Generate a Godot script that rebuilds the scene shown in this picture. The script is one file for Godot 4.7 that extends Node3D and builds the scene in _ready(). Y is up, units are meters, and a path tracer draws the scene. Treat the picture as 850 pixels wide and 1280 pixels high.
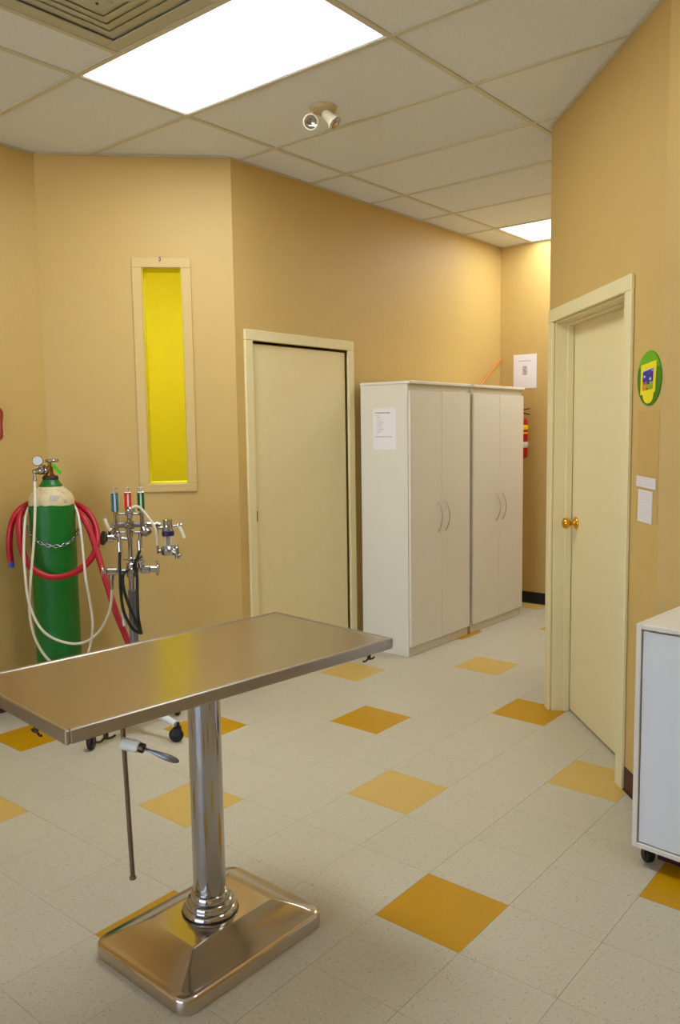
extends Node3D
# A veterinary treatment room: steel exam table, gas machine and oxygen cylinder, tall cabinets, vinyl tile floor, lay-in ceiling.

const HC := 3.04           # ceiling height
const T := 0.3048          # floor tile
const CAM := Vector3(1.4739, 1.5194, 1.9222)
const CAM_ROT := Vector3(-0.1009, 0.6922, -0.0144)
const FOV := 64.328

var M := {}
var used := {}
var room := PackedVector2Array([Vector2(-2.737, 6.5), Vector2(-2.737, -0.582), Vector2(-2.0, -1.35), Vector2(-2.0, -4.47), Vector2(1.4, -4.47), Vector2(1.4, -3.0), Vector2(-0.44, -3.0), Vector2(-0.44, -2.13), Vector2(0.456, -1.175), Vector2(3.2, -1.175), Vector2(3.2, 6.5)])

# ---------------------------------------------------------------- mesh builder
class MB:
	var v := PackedVector3Array()
	var n := PackedVector3Array()
	var uv := PackedVector2Array()
	var with_uv := false
	var xf := Transform3D()

	func tri(a: Vector3, b: Vector3, c: Vector3, na: Vector3, nb: Vector3, nc: Vector3, ua := Vector2.ZERO, ub := Vector2.ZERO, uc := Vector2.ZERO) -> void:
		a = xf * a; b = xf * b; c = xf * c
		na = (xf.basis * na).normalized(); nb = (xf.basis * nb).normalized(); nc = (xf.basis * nc).normalized()
		if (b - a).cross(c - a).dot(na + nb + nc) > 0.0:
			v.append(a); v.append(c); v.append(b)
			n.append(na); n.append(nc); n.append(nb)
			uv.append(ua); uv.append(uc); uv.append(ub)
		else:
			v.append(a); v.append(b); v.append(c)
			n.append(na); n.append(nb); n.append(nc)
			uv.append(ua); uv.append(ub); uv.append(uc)

	func quad(a: Vector3, b: Vector3, c: Vector3, d: Vector3, nn: Vector3) -> void:
		tri(a, b, c, nn, nn, nn, Vector2(0, 1), Vector2(1, 1), Vector2(1, 0))
		tri(a, c, d, nn, nn, nn, Vector2(0, 1), Vector2(1, 0), Vector2(0, 0))

	# box with chamfered edges
	func box(c: Vector3, s: Vector3, bev := 0.0) -> MB:
		var h := s / 2.0
		var k: float = minf(bev, minf(h.x, minf(h.y, h.z)) * 0.98)
		var i := h - Vector3(k, k, k)
		for ax in 3:
			var b := (ax + 1) % 3
			var d := (ax + 2) % 3
			for sg in [-1.0, 1.0]:
				var nn := Vector3.ZERO
				nn[ax] = sg
				var p := []
				for q in [[-1, -1], [1, -1], [1, 1], [-1, 1]]:
					var w := Vector3.ZERO
					w[ax] = sg * h[ax]
					w[b] = q[0] * i[b]
					w[d] = q[1] * i[d]
					p.append(c + w)
				quad(p[0], p[1], p[2], p[3], nn)
		if k > 0.0:
			for ax in 3:
				var b := (ax + 1) % 3
				var d := (ax + 2) % 3
				for sb in [-1.0, 1.0]:
					for sd in [-1.0, 1.0]:
						var nn := Vector3.ZERO
						nn[b] = sb
						nn[d] = sd
						var p := []
						for q in [[-1, 0], [1, 0], [1, 1], [-1, 1]]:
							var w := Vector3.ZERO
							w[ax] = q[0] * i[ax]
							w[b] = sb * (h[b] if q[1] == 0 else i[b])
							w[d] = sd * (i[d] if q[1] == 0 else h[d])
							p.append(c + w)
						quad(p[0], p[1], p[2], p[3], nn.normalized())
			for sx in [-1.0, 1.0]:
				for sy in [-1.0, 1.0]:
					for sz in [-1.0, 1.0]:
						var nn := Vector3(sx, sy, sz).normalized()
						tri(c + Vector3(sx * h.x, sy * i.y, sz * i.z), c + Vector3(sx * i.x, sy * h.y, sz * i.z), c + Vector3(sx * i.x, sy * i.y, sz * h.z), nn, nn, nn)
		return self

	# surface of revolution round y; profile of (radius, height)
	func lathe(prof: Array, seg := 24, crease := 0.75) -> MB:
		var ns := []
		for i in prof.size() - 1:
			var d: Vector2 = prof[i + 1] - prof[i]
			ns.append(Vector2(d.y, -d.x).normalized())
		for i in prof.size() - 1:
			var n0: Vector2 = ns[i]
			var n1: Vector2 = ns[i]
			if i > 0 and ns[i - 1].dot(ns[i]) > crease:
				n0 = (ns[i - 1] + ns[i]).normalized()
			if i < ns.size() - 1 and ns[i + 1].dot(ns[i]) > crease:
				n1 = (ns[i + 1] + ns[i]).normalized()
			var p0: Vector2 = prof[i]
			var p1: Vector2 = prof[i + 1]
			for j in seg:
				var a := TAU * j / seg
				var b := TAU * (j + 1) / seg
				var ca := Vector3(cos(a), 0, sin(a))
				var cb := Vector3(cos(b), 0, sin(b))
				var A := ca * p0.x + Vector3(0, p0.y, 0)
				var B := ca * p1.x + Vector3(0, p1.y, 0)
				var C := cb * p1.x + Vector3(0, p1.y, 0)
				var D := cb * p0.x + Vector3(0, p0.y, 0)
				var u := Vector3(0, 1, 0)
				var uA := Vector2(float(j) / seg, p0.y)
				var uB := Vector2(float(j) / seg, p1.y)
				var uC := Vector2(float(j + 1) / seg, p1.y)
				var uD := Vector2(float(j + 1) / seg, p0.y)
				if p1.x > 1e-6:
					tri(A, B, C, ca * n0.x + u * n0.y, ca * n1.x + u * n1.y, cb * n1.x + u * n1.y, uA, uB, uC)
				if p0.x > 1e-6:
					tri(A, C, D, ca * n0.x + u * n0.y, cb * n1.x + u * n1.y, cb * n0.x + u * n0.y, uA, uC, uD)
		return self

	# cylinder from a to b
	func rod(a: Vector3, b: Vector3, r: float, seg := 14, r2 := -1.0) -> MB:
		var keep := xf
		var y := (b - a).normalized()
		var x := y.cross(Vector3(0.31, 0.2, 0.93)).normalized()
		xf = xf * Transform3D(Basis(x, y, x.cross(y)), a)
		var L := (b - a).length()
		var e: float = minf(r * 0.15, L * 0.2)
		var q: float = r if r2 < 0.0 else r2
		lathe([Vector2(0, 0), Vector2(r - e, 0), Vector2(r, e), Vector2(q, L - e), Vector2(q - e, L), Vector2(0, L)], seg)
		xf = keep
		return self

	# round tube along points (smoothed)
	func tube(pts: Array, r: float, seg := 10, step := 0.02, smooth := true) -> MB:
		var p := PackedVector3Array()
		if smooth:
			var c := Curve3D.new()
			c.bake_interval = step
			for i in pts.size():
				var t: Vector3 = (pts[mini(i + 1, pts.size() - 1)] - pts[maxi(i - 1, 0)]) / 6.0
				c.add_point(pts[i], -t, t)
			p = c.get_baked_points()
		else:
			for q in pts:
				p.append(q)
		var up := Vector3(0, 1, 0)
		var rings := []
		var nr := []
		for i in p.size():
			var t := (p[mini(i + 1, p.size() - 1)] - p[maxi(i - 1, 0)]).normalized()
			if i == 0 and absf(t.dot(up)) > 0.9:
				up = Vector3(1, 0, 0)
			var x := up.cross(t).normalized()
			up = t.cross(x).normalized()
			var ring := []
			var nn := []
			for j in seg:
				var a := TAU * j / seg
				var d := x * cos(a) + up * sin(a)
				ring.append(p[i] + d * r)
				nn.append(d)
			rings.append(ring)
			nr.append(nn)
		for i in p.size() - 1:
			for j in seg:
				var k := (j + 1) % seg
				tri(rings[i][j], rings[i + 1][j], rings[i + 1][k], nr[i][j], nr[i + 1][j], nr[i + 1][k])
				tri(rings[i][j], rings[i + 1][k], rings[i][k], nr[i][j], nr[i + 1][k], nr[i][k])
		for e in [0, p.size() - 1]:
			var t: Vector3 = (p[0] - p[1]).normalized() if e == 0 else (p[e] - p[e - 1]).normalized()
			for j in seg:
				tri(p[e], rings[e][j], rings[e][(j + 1) % seg], t, t, t)
		return self

	# flat polygon (x, z) raised from y0 to y1, edges chamfered by k if convex
	func prism(poly: PackedVector2Array, y0: float, y1: float) -> MB:
		var idx := Geometry2D.triangulate_polygon(poly)
		var up := Vector3(0, 1, 0)
		for i in range(0, idx.size(), 3):
			var a := poly[idx[i]]
			var b := poly[idx[i + 1]]
			var c := poly[idx[i + 2]]
			tri(Vector3(a.x, y1, a.y), Vector3(b.x, y1, b.y), Vector3(c.x, y1, c.y), up, up, up, a, b, c)
			tri(Vector3(a.x, y0, a.y), Vector3(b.x, y0, b.y), Vector3(c.x, y0, c.y), -up, -up, -up, a, b, c)
		var s := -1.0 if Geometry2D.is_polygon_clockwise(poly) else 1.0
		for i in poly.size():
			var a := poly[i]
			var b := poly[(i + 1) % poly.size()]
			var d := (b - a).normalized()
			var nn := Vector3(d.y, 0, -d.x) * s
			# outward test
			var mid := (a + b) / 2.0 + Vector2(nn.x, nn.z) * 0.0005
			if Geometry2D.is_point_in_polygon(mid, poly):
				nn = -nn
			quad(Vector3(a.x, y0, a.y), Vector3(b.x, y0, b.y), Vector3(b.x, y1, b.y), Vector3(a.x, y1, a.y), nn)
		return self

	func at(t: Transform3D) -> MB:
		xf = t
		return self

	func mesh() -> ArrayMesh:
		var arr := []
		arr.resize(Mesh.ARRAY_MAX)
		arr[Mesh.ARRAY_VERTEX] = v
		arr[Mesh.ARRAY_NORMAL] = n
		arr[Mesh.ARRAY_TEX_UV] = uv
		var m := ArrayMesh.new()
		m.add_surface_from_arrays(Mesh.PRIMITIVE_TRIANGLES, arr)
		return m


func V(x: float, y: float, z: float) -> Vector3:
	return Vector3(x, y, z)


func P2(x: float, y: float) -> Vector2:
	return Vector2(x, y)


# ---------------------------------------------------------------- nodes
func numbered(called: String) -> String:
	if not used.has(called):
		used[called] = 0
		return called
	used[called] += 1
	return "%s_%03d" % [called, used[called]]


func tag(o: Node, label: String, category := "", group := "", kind := "") -> void:
	if label: o.set_meta("label", label)
	if category: o.set_meta("category", category)
	if group: o.set_meta("group", group)
	if kind: o.set_meta("kind", kind)


func thing(called: String, label: String, category: String, at := Transform3D(), group := "", kind := "") -> Node3D:
	var o := Node3D.new()
	o.name = numbered(called)
	add_child(o)
	o.transform = at
	tag(o, label, category, group, kind)
	return o


func part(parent: Node, called: String, mb: MB, mat: Material, label := "") -> MeshInstance3D:
	return mpart(parent, called, mb.mesh(), mat, label)


func mpart(parent: Node, called: String, mesh: Mesh, mat: Material, label := "") -> MeshInstance3D:
	var o := MeshInstance3D.new()
	o.name = called
	o.mesh = mesh
	o.material_override = mat
	parent.add_child(o, true)
	if label: o.set_meta("label", label)
	return o


func wall_frame(a: Vector2, b: Vector2) -> Transform3D:
	var u := (b - a).normalized()
	return Transform3D(Basis(V(u.x, 0, u.y), Vector3.UP, V(-u.y, 0, u.x)), V(a.x, 0, a.y))


# ---------------------------------------------------------------- materials
func mat(called: String, c: Color, rough := 0.6, metal := 0.0) -> StandardMaterial3D:
	var m := StandardMaterial3D.new()
	m.resource_name = called
	m.albedo_color = c
	m.roughness = rough
	m.metallic = metal
	M[called] = m
	return m


func noise_tex(freq: float, size: int, seed_: int, ramp: Array, oct := 3, as_normal := false, strength := 1.0) -> NoiseTexture2D:
	var f := FastNoiseLite.new()
	f.seed = seed_
	f.frequency = freq
	f.noise_type = FastNoiseLite.TYPE_SIMPLEX_SMOOTH
	f.fractal_octaves = oct
	var t := NoiseTexture2D.new()
	t.width = size
	t.height = size
	t.seamless = true
	t.noise = f
	if as_normal:
		t.as_normal_map = true
		t.bump_strength = strength
	elif ramp.size():
		var g := Gradient.new()
		g.offsets = PackedFloat32Array(ramp.map(func(x): return x[0]))
		g.colors = PackedColorArray(ramp.map(func(x): return x[1]))
		t.color_ramp = g
	return t


# speckled chips of vinyl tile: short strokes of several tones
func chip_texture(seed_: int, base: Color, chips: Array, count: int, size := 1024) -> ImageTexture:
	var rng := RandomNumberGenerator.new()
	rng.seed = seed_
	var im := Image.create(size, size, false, Image.FORMAT_RGB8)
	im.fill(base)
	for i in count:
		var c: Color = chips[rng.randi() % chips.size()]
		var x := rng.randi() % size
		var y := rng.randi() % size
		var L := rng.randi_range(2, 9)
		var w := rng.randi_range(1, 3)
		var a := rng.randf() * TAU
		var k := rng.randf_range(0.35, 1.0)
		for s in L:
			var px := int(x + cos(a) * s + size) % size
			var py := int(y + sin(a) * s + size) % size
			for e in w:
				var qx := (px + e) % size
				im.set_pixel(qx, py, im.get_pixel(qx, py).lerp(c, k))
	return ImageTexture.create_from_image(im)


# mineral fibre ceiling board: pin holes and small fissures
func fibre_texture(seed_: int, size := 1024) -> ImageTexture:
	var rng := RandomNumberGenerator.new()
	rng.seed = seed_
	var im := Image.create(size, size, false, Image.FORMAT_RGB8)
	im.fill(Color(0.97, 0.97, 0.97))
	for i in 5200:
		var x := rng.randi() % size
		var y := rng.randi() % size
		var d := rng.randf_range(0.68, 0.92)
		var r := rng.randi_range(1, 3)
		for a in r:
			for b in rng.randi_range(1, 3):
				im.set_pixel((x + a) % size, (y + b) % size, Color(d, d, d * 0.98))
	for i in 420:
		var x := rng.randf() * size
		var y := rng.randf() * size
		var a := rng.randf() * TAU
		for s in rng.randi_range(4, 12):
			a += rng.randf_range(-0.6, 0.6)
			x += cos(a) * 1.4
			y += sin(a) * 1.4
			im.set_pixel(posmod(int(x), size), posmod(int(y), size), Color(0.72, 0.71, 0.69))
	return ImageTexture.create_from_image(im)


func world_tex(m: StandardMaterial3D, t: Texture2D, scale: float, local := false) -> void:
	m.albedo_texture = t
	m.uv1_triplanar = true
	m.uv1_world_triplanar = not local
	m.uv1_scale = Vector3.ONE * scale
	m.uv1_triplanar_sharpness = 8.0


func relief(m: StandardMaterial3D, t: Texture2D, amount: float) -> void:
	m.normal_enabled = true
	m.normal_texture = t
	m.normal_scale = amount


func make_materials() -> void:
	var peel := noise_tex(0.05, 512, 3, [], 3, true, 2.0)
	var mott := noise_tex(0.012, 512, 9, [[0.0, Color(0.985, 0.985, 0.985)], [1.0, Color(1, 1, 1)]], 4)
	for w in [["wall_paint", Color(0.79, 0.66, 0.385)]]:
		var p := mat(w[0], w[1], 0.55)
		world_tex(p, mott, 1.3)
		relief(p, peel, 0.25)
	var y := mat("yellow_paint", Color(0.90, 0.84, 0.02), 0.7)
	world_tex(y, mott, 1.1)
	world_tex(mat("repair_paint", Color(0.765, 0.625, 0.355), 0.5), mott, 1.7)
	mat("trim_paint", Color(0.90, 0.84, 0.64), 0.38)
	world_tex(M.trim_paint, mott, 2.0)
	mat("door_paint", Color(0.905, 0.835, 0.63), 0.4)
	world_tex(M.door_paint, mott, 1.5)
	mat("frame_paint", Color(0.81, 0.69, 0.445), 0.4)
	mat("base_maroon", Color(0.235, 0.0, 0.075), 0.4)
	mat("base_dark", Color(0.07, 0.08, 0.10), 0.4)
	# floor
	var chips := chip_texture(5, Color(0.955, 0.95, 0.94), [Color(0.80, 0.77, 0.73), Color(0.87, 0.84, 0.79), Color(1, 1, 1), Color(0.72, 0.68, 0.63), Color(0.9, 0.88, 0.86), Color(1, 1, 1)], 15000)
	var chips2 := chip_texture(8, Color(0.95, 0.95, 0.95), [Color(0.86, 0.84, 0.8), Color(1, 1, 1), Color(0.9, 0.88, 0.84)], 12000)
	var wax := noise_tex(0.02, 512, 21, [[0.0, Color(0.85, 0.85, 0.85)], [1.0, Color(1, 1, 1)]], 4)
	var undul := noise_tex(0.006, 512, 31, [], 2, true, 1.5)
	var k := 0
	for w in [["tile_white", Color(0.81, 0.775, 0.682)], ["tile_white_b", Color(0.806, 0.771, 0.678)], ["tile_white_c", Color(0.814, 0.778, 0.687)], ["tile_gold", Color(0.80, 0.59, 0.0)], ["tile_straw", Color(0.85, 0.71, 0.38)]]:
		var p := mat(w[0], w[1], 0.42)
		p.metallic_specular = 0.36
		world_tex(p, chips if k < 3 else chips2, 1.15)
		p.roughness_texture = wax
		relief(p, undul, 0.05)
		k += 1
	mat("floor_bed", Color(0.36, 0.33, 0.28), 0.9)
	# ceiling
	var fibre := fibre_texture(14)
	for w in [["board", Color(0.915, 0.93, 0.955)], ["board_b", Color(0.907, 0.922, 0.947)], ["board_c", Color(0.921, 0.936, 0.961)]]:
		world_tex(mat(w[0], w[1], 0.9), fibre, 0.95)
	mat("tee_metal", Color(0.79, 0.77, 0.69), 0.45)
	mat("plenum", Color(0.3, 0.3, 0.3), 0.9)
	mat("vent_metal", Color(0.72, 0.71, 0.63), 0.45)
	mat("lamp_frame", Color(0.88, 0.88, 0.88), 0.4)
	var d := mat("lamp_diffuser", Color(0.95, 0.95, 0.97), 0.5)
	d.emission_enabled = true
	d.emission = Color(0.98, 0.985, 1.0)
	d.emission_energy_multiplier = 2.2
	# furniture
	mat("cabinet_white", Color(0.895, 0.87, 0.80), 0.42)
	mat("cart_white", Color(0.89, 0.86, 0.80), 0.4)
	mat("cart_panel", Color(0.87, 0.88, 0.88), 0.45)
	mat("nickel", Color(0.76, 0.71, 0.63), 0.4, 1.0)
	mat("gap_dark", Color(0.05, 0.05, 0.05), 0.9)
	# metal
	var brush := noise_tex(0.09, 512, 41, [], 2, true, 3.0)
	var smear := noise_tex(0.03, 512, 43, [[0.0, Color(0.6, 0.6, 0.6)], [1.0, Color(1, 1, 1)]], 4)
	var st := mat("brushed_steel", Color(0.72, 0.68, 0.625), 0.26, 1.0)
	st.uv1_triplanar = true
	st.uv1_scale = V(34.0, 10.0, 0.8)
	st.roughness_texture = smear
	relief(st, brush, 0.10)
	mat("steel_edge", Color(0.72, 0.69, 0.66), 0.30, 1.0)
	var po := mat("polished_steel", Color(0.80, 0.75, 0.69), 0.15, 1.0)
	po.uv1_triplanar = true
	po.uv1_scale = Vector3.ONE * 2.0
	relief(po, noise_tex(0.004, 512, 47, [], 2, true, 2.0), 0.16)
	mat("chrome", Color(0.72, 0.71, 0.72), 0.07, 1.0)
	mat("satin_chrome", Color(0.68, 0.67, 0.66), 0.22, 1.0)
	mat("grey_metal", Color(0.48, 0.48, 0.50), 0.35, 0.6)
	mat("dark_metal", Color(0.32, 0.26, 0.23), 0.35, 0.9)
	mat("rod_metal", Color(0.50, 0.42, 0.36), 0.4, 0.85)
	mat("brass", Color(0.90, 0.66, 0.18), 0.14, 1.0)
	mat("old_brass", Color(0.62, 0.43, 0.12), 0.3, 0.9)
	mat("rust_cap", Color(0.24, 0.08, 0.06), 0.6)
	mat("black_rubber", Color(0.035, 0.035, 0.04), 0.5)
	mat("black_plastic", Color(0.05, 0.05, 0.055), 0.4)
	mat("white_plastic", Color(0.86, 0.86, 0.84), 0.35)
	mat("cream_plastic", Color(0.86, 0.82, 0.72), 0.4)
	mat("tan_plate", Color(0.80, 0.73, 0.56), 0.6)
	mat("lime_plastic", Color(0.30, 0.74, 0.08), 0.4)
	mat("hose_red", Color(0.70, 0.01, 0.115), 0.42)
	mat("hose_white", Color(0.88, 0.84, 0.74), 0.4)
	mat("hose_tip", Color(0.20, 0.34, 0.72), 0.4)
	var scratch := noise_tex(0.03, 512, 51, [[0.0, Color(0.80, 0.82, 0.78)], [0.35, Color(0.96, 0.96, 0.96)], [1.0, Color(1, 1, 1)]], 5)
	world_tex(mat("tank_green", Color(0.03, 0.45, 0.13), 0.38), scratch, 2.6, true)
	world_tex(mat("tank_cream", Color(0.87, 0.80, 0.62), 0.55), noise_tex(0.03, 256, 53, [[0.0, Color(0.7, 0.68, 0.62)], [0.27, Color(0.96, 0.96, 0.96)], [1.0, Color(1, 1, 1)]], 4), 3.0, true)
	mat("meter_blue", Color(0.16, 0.42, 0.50), 0.2)
	mat("meter_red", Color(0.92, 0.13, 0.04), 0.2)
	mat("meter_green", Color(0.03, 0.38, 0.16), 0.2)
	mat("purple_band", Color(0.13, 0.02, 0.28), 0.4)
	mat("gauge_face", Color(0.80, 0.80, 0.78), 0.4)
	var gl := mat("clear_glass", Color(0.95, 0.97, 0.97, 0.12), 0.03)
	gl.transparency = BaseMaterial3D.TRANSPARENCY_ALPHA
	var pane := mat("window_glass", Color(1, 1, 1, 0.06), 0.02)
	pane.transparency = BaseMaterial3D.TRANSPARENCY_ALPHA
	mat("ext_red", Color(0.68, 0.03, 0.05), 0.28)
	mat("label_yellow", Color(0.95, 0.80, 0.08), 0.4)
	mat("label_white", Color(0.82, 0.80, 0.76), 0.5)
	mat("paper", Color(0.90, 0.87, 0.86), 0.7)
	mat("orange_wood", Color(0.86, 0.50, 0.15), 0.5)
	world_tex(mat("carved_wood", Color(0.60, 0.20, 0.06), 0.3), scratch, 6.0, true)


# ---------------------------------------------------------------- room
func area_lamp(parent: Node3D, at: Vector3, size: Vector2, energy: float, c: Color) -> void:
	var l := AreaLight3D.new()
	l.name = "glow"
	l.area_size = size
	l.light_energy = energy
	l.light_color = c
	l.area_range = 14.0
	l.shadow_enabled = true
	parent.add_child(l)
	l.position = at
	l.rotation = V(-PI / 2, 0, 0)


func troffer(x0: float, x1: float, z0: float, z1: float, energy: float, label: String) -> void:
	var t := thing("ceiling_light", label, "ceiling light", Transform3D(Basis(), V((x0 + x1) / 2, HC, (z0 + z1) / 2)), "recessed fluorescent ceiling lights")
	var w := x1 - x0
	var d := z1 - z0
	var f := MB.new()
	for s in [-1.0, 1.0]:
		f.box(V(0, 0.012, s * (d / 2 - 0.016)), V(w - 0.026, 0.022, 0.01), 0.002)
		f.box(V(s * (w / 2 - 0.016), 0.012, 0), V(0.01, 0.022, d - 0.042), 0.002)
	f.box(V(0, 0.06, 0), V(w - 0.03, 0.004, d - 0.03))
	part(t, "frame", f, M.lamp_frame)
	part(t, "lamp_diffuser", MB.new().box(V(0, 0.011, 0), V(w - 0.044, 0.006, d - 0.044), 0.001), M.lamp_diffuser, "glowing white acrylic diffuser")
	area_lamp(t, V(0, 0.005, 0), P2(w - 0.06, d - 0.06), energy, Color(0.93, 0.97, 1.0))


# wall slab with openings [x0, x1, y0, y1]; depth th, a closing back sheet if closed
func wall(called: String, label: String, a: Vector2, b: Vector2, m: Material, openings := [], th := 0.12, closed := false) -> MeshInstance3D:
	var L := (b - a).length()
	var mb := MB.new()
	var H := HC + 0.03
	var x := 0.0
	for o in openings:
		if o[0] > x: mb.box(V((x + o[0]) / 2, H / 2, -th / 2), V(o[0] - x, H, th))
		if o[2] > 0.0: mb.box(V((o[0] + o[1]) / 2, o[2] / 2, -th / 2), V(o[1] - o[0], o[2], th))
		mb.box(V((o[0] + o[1]) / 2, (o[3] + H) / 2, -th / 2), V(o[1] - o[0], H - o[3], th))
		x = o[1]
	mb.box(V((x + L) / 2, H / 2, -th / 2), V(L - x, H, th))
	if closed:
		mb.box(V(L / 2, H / 2, -th - 0.02), V(L, H, 0.04))
	var o := part(self, called, mb, m)
	o.name = called
	o.transform = wall_frame(a, b)
	tag(o, label, "wall", "", "structure")
	return o


func baseboard(called: String, label: String, a: Vector2, b: Vector2, m: Material, spans: Array) -> void:
	var mb := MB.new()
	for s in spans:
		mb.box(V((s[0] + s[1]) / 2, 0.05, 0.003), V(s[1] - s[0], 0.10, 0.006), 0.002)
		mb.box(V((s[0] + s[1]) / 2, 0.004, 0.008), V(s[1] - s[0], 0.008, 0.006), 0.002)
	var o := part(self, called, mb, m)
	o.transform = wall_frame(a, b)
	tag(o, label, "baseboard", "", "structure")


func to_screen(w: Vector3) -> Vector3:
	var c := Transform3D(Basis.from_euler(CAM_ROT), CAM).affine_inverse() * w
	var f := 0.5 / tan(deg_to_rad(FOV) / 2.0)
	return V(c.x / -c.z * f * 1280.0 / 850.0, c.y / -c.z * f, -c.z)   # within +-0.5 is in the frame


func build_floor() -> void:
	var fl := thing("floor", "speckled off-white vinyl tile floor with scattered gold and straw tiles", "floor", Transform3D(), "", "structure")
	var slab := MB.new()
	slab.box(V(0.1, -0.055, 1.0), V(6.6, 0.1, 11.6))
	part(fl, "floor_bed", slab, M.floor_bed)
	var tm := MB.new().box(V(0, -0.0025, 0), V(T - 0.0007, 0.005, T - 0.0007), 0.0005).mesh()
	var rest := {}
	var rng := RandomNumberGenerator.new()
	rng.seed = 77
	var grown: PackedVector2Array = Geometry2D.offset_polygon(room, 0.2)[0]
	var spots := []
	for i in range(-23, 16):
		for j in range(-10, 12):
			var c := V((j + 0.5) * T, 0, -(i + 0.5) * T)
			if not Geometry2D.is_point_in_polygon(P2(c.x, c.z), grown):
				continue
			var k: String = "tile_white" + ["", "_b", "_c"][rng.randi() % 3]
			if posmod(i, 2) == 0 and posmod(j, 2) == 0 and posmod((i + j) / 2, 2) == 0:
				k = "tile_gold" if posmod((i - j) / 4, 2) == 0 else "tile_straw"
			var seen := false
			for dx in [-0.5, 0.5]:
				for dz in [-0.5, 0.5]:
					var s := to_screen(c + V(dx * T, 0, dz * T))
					if s.z > 0.2 and absf(s.x) < 0.53 and absf(s.y) < 0.53:
						seen = true
			spots.append([c, k, seen])
	for s in spots:
		if s[2]:
			var o := mpart(fl, "floor_tile", tm, M[s[1]])
			o.position = s[0]
		else:
			if not rest.has(s[1]): rest[s[1]] = MB.new()
			rest[s[1]].box(s[0] + V(0, -0.0025, 0), V(T - 0.0007, 0.005, T - 0.0007), 0.0005)
	for k in rest:
		var o := part(fl, "floor_tile_field", rest[k], M[k])
		o.set_meta("kind", "stuff")


func clip(r: Rect2, poly: PackedVector2Array) -> Array:
	var q := PackedVector2Array([r.position, P2(r.end.x, r.position.y), r.end, P2(r.position.x, r.end.y)])
	return Geometry2D.intersect_polygons(q, poly)


func build_ceiling() -> void:
	var ce := thing("ceiling", "suspended ceiling of speckled mineral boards in a beige metal grid", "ceiling", Transform3D(), "", "structure")
	part(ce, "plenum", MB.new().box(V(0.1, HC + 0.2, 1.0), V(6.6, 0.1, 11.6)), M.plenum)
	var inner: PackedVector2Array = Geometry2D.offset_polygon(room, -0.001)[0]
	var X0 := -2.9266
	var Z0 := -0.1863
	var bx := 1.2192
	var bz := 0.6096
	var lit := [P2(1, 0), P2(1, 6), P2(3, 0), P2(2, 5)]
	var rng := RandomNumberGenerator.new()
	rng.seed = 5
	var w := 0.024
	for l in range(0, 6):
		for k in range(-11, 8):
			var x0 := X0 + bx * l
			var z1 := Z0 - bz * k
			if P2(l, k) in lit:
				continue
			var cells := [Rect2(x0, z1 - bz, bx, bz)]
			if l == 1 and k == -1:    # the air vent sits in the middle of this bay
				cells = [Rect2(x0, z1 - bz, bx / 4, bz), Rect2(x0 + bx * 0.75, z1 - bz, bx / 4, bz)]
			for r in cells:
				for pl in clip(r.grow(-0.003), inner):
					part(ce, "ceiling_board", MB.new().prism(pl, HC + 0.005, HC + 0.02), M["board" + ["", "_b", "_c"][rng.randi() % 3]])
	for l in range(0, 6):
		for pl in clip(Rect2(X0 + bx * l - w / 2, -4.6, w, 11.3), inner):
			part(ce, "main_tee", MB.new().prism(pl, HC - 0.001, HC + 0.0045), M.tee_metal)
	for l in range(0, 6):
		for k in range(-11, 8):
			var r := Rect2(X0 + bx * l + w / 2, Z0 - bz * k - w / 2, bx - w, w)
			for pl in clip(r, inner):
				part(ce, "cross_tee", MB.new().prism(pl, HC - 0.001, HC + 0.0045), M.tee_metal)
	for f in [0.25, 0.75]:
		part(ce, "cross_tee", MB.new().box(V(X0 + bx * (1 + f), HC + 0.0018, Z0 + bz / 2), V(w, 0.0055, bz - w)), M.tee_metal)
	for i in room.size():
		var a := room[i]
		var b := room[(i + 1) % room.size()]
		var o := part(ce, "wall_angle", MB.new().box(V((b - a).length() / 2, HC - 0.0005, 0.009), V((b - a).length() - 0.03, 0.005, 0.018), 0.001), M.tee_metal)
		o.transform = wall_frame(a, b)


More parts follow.
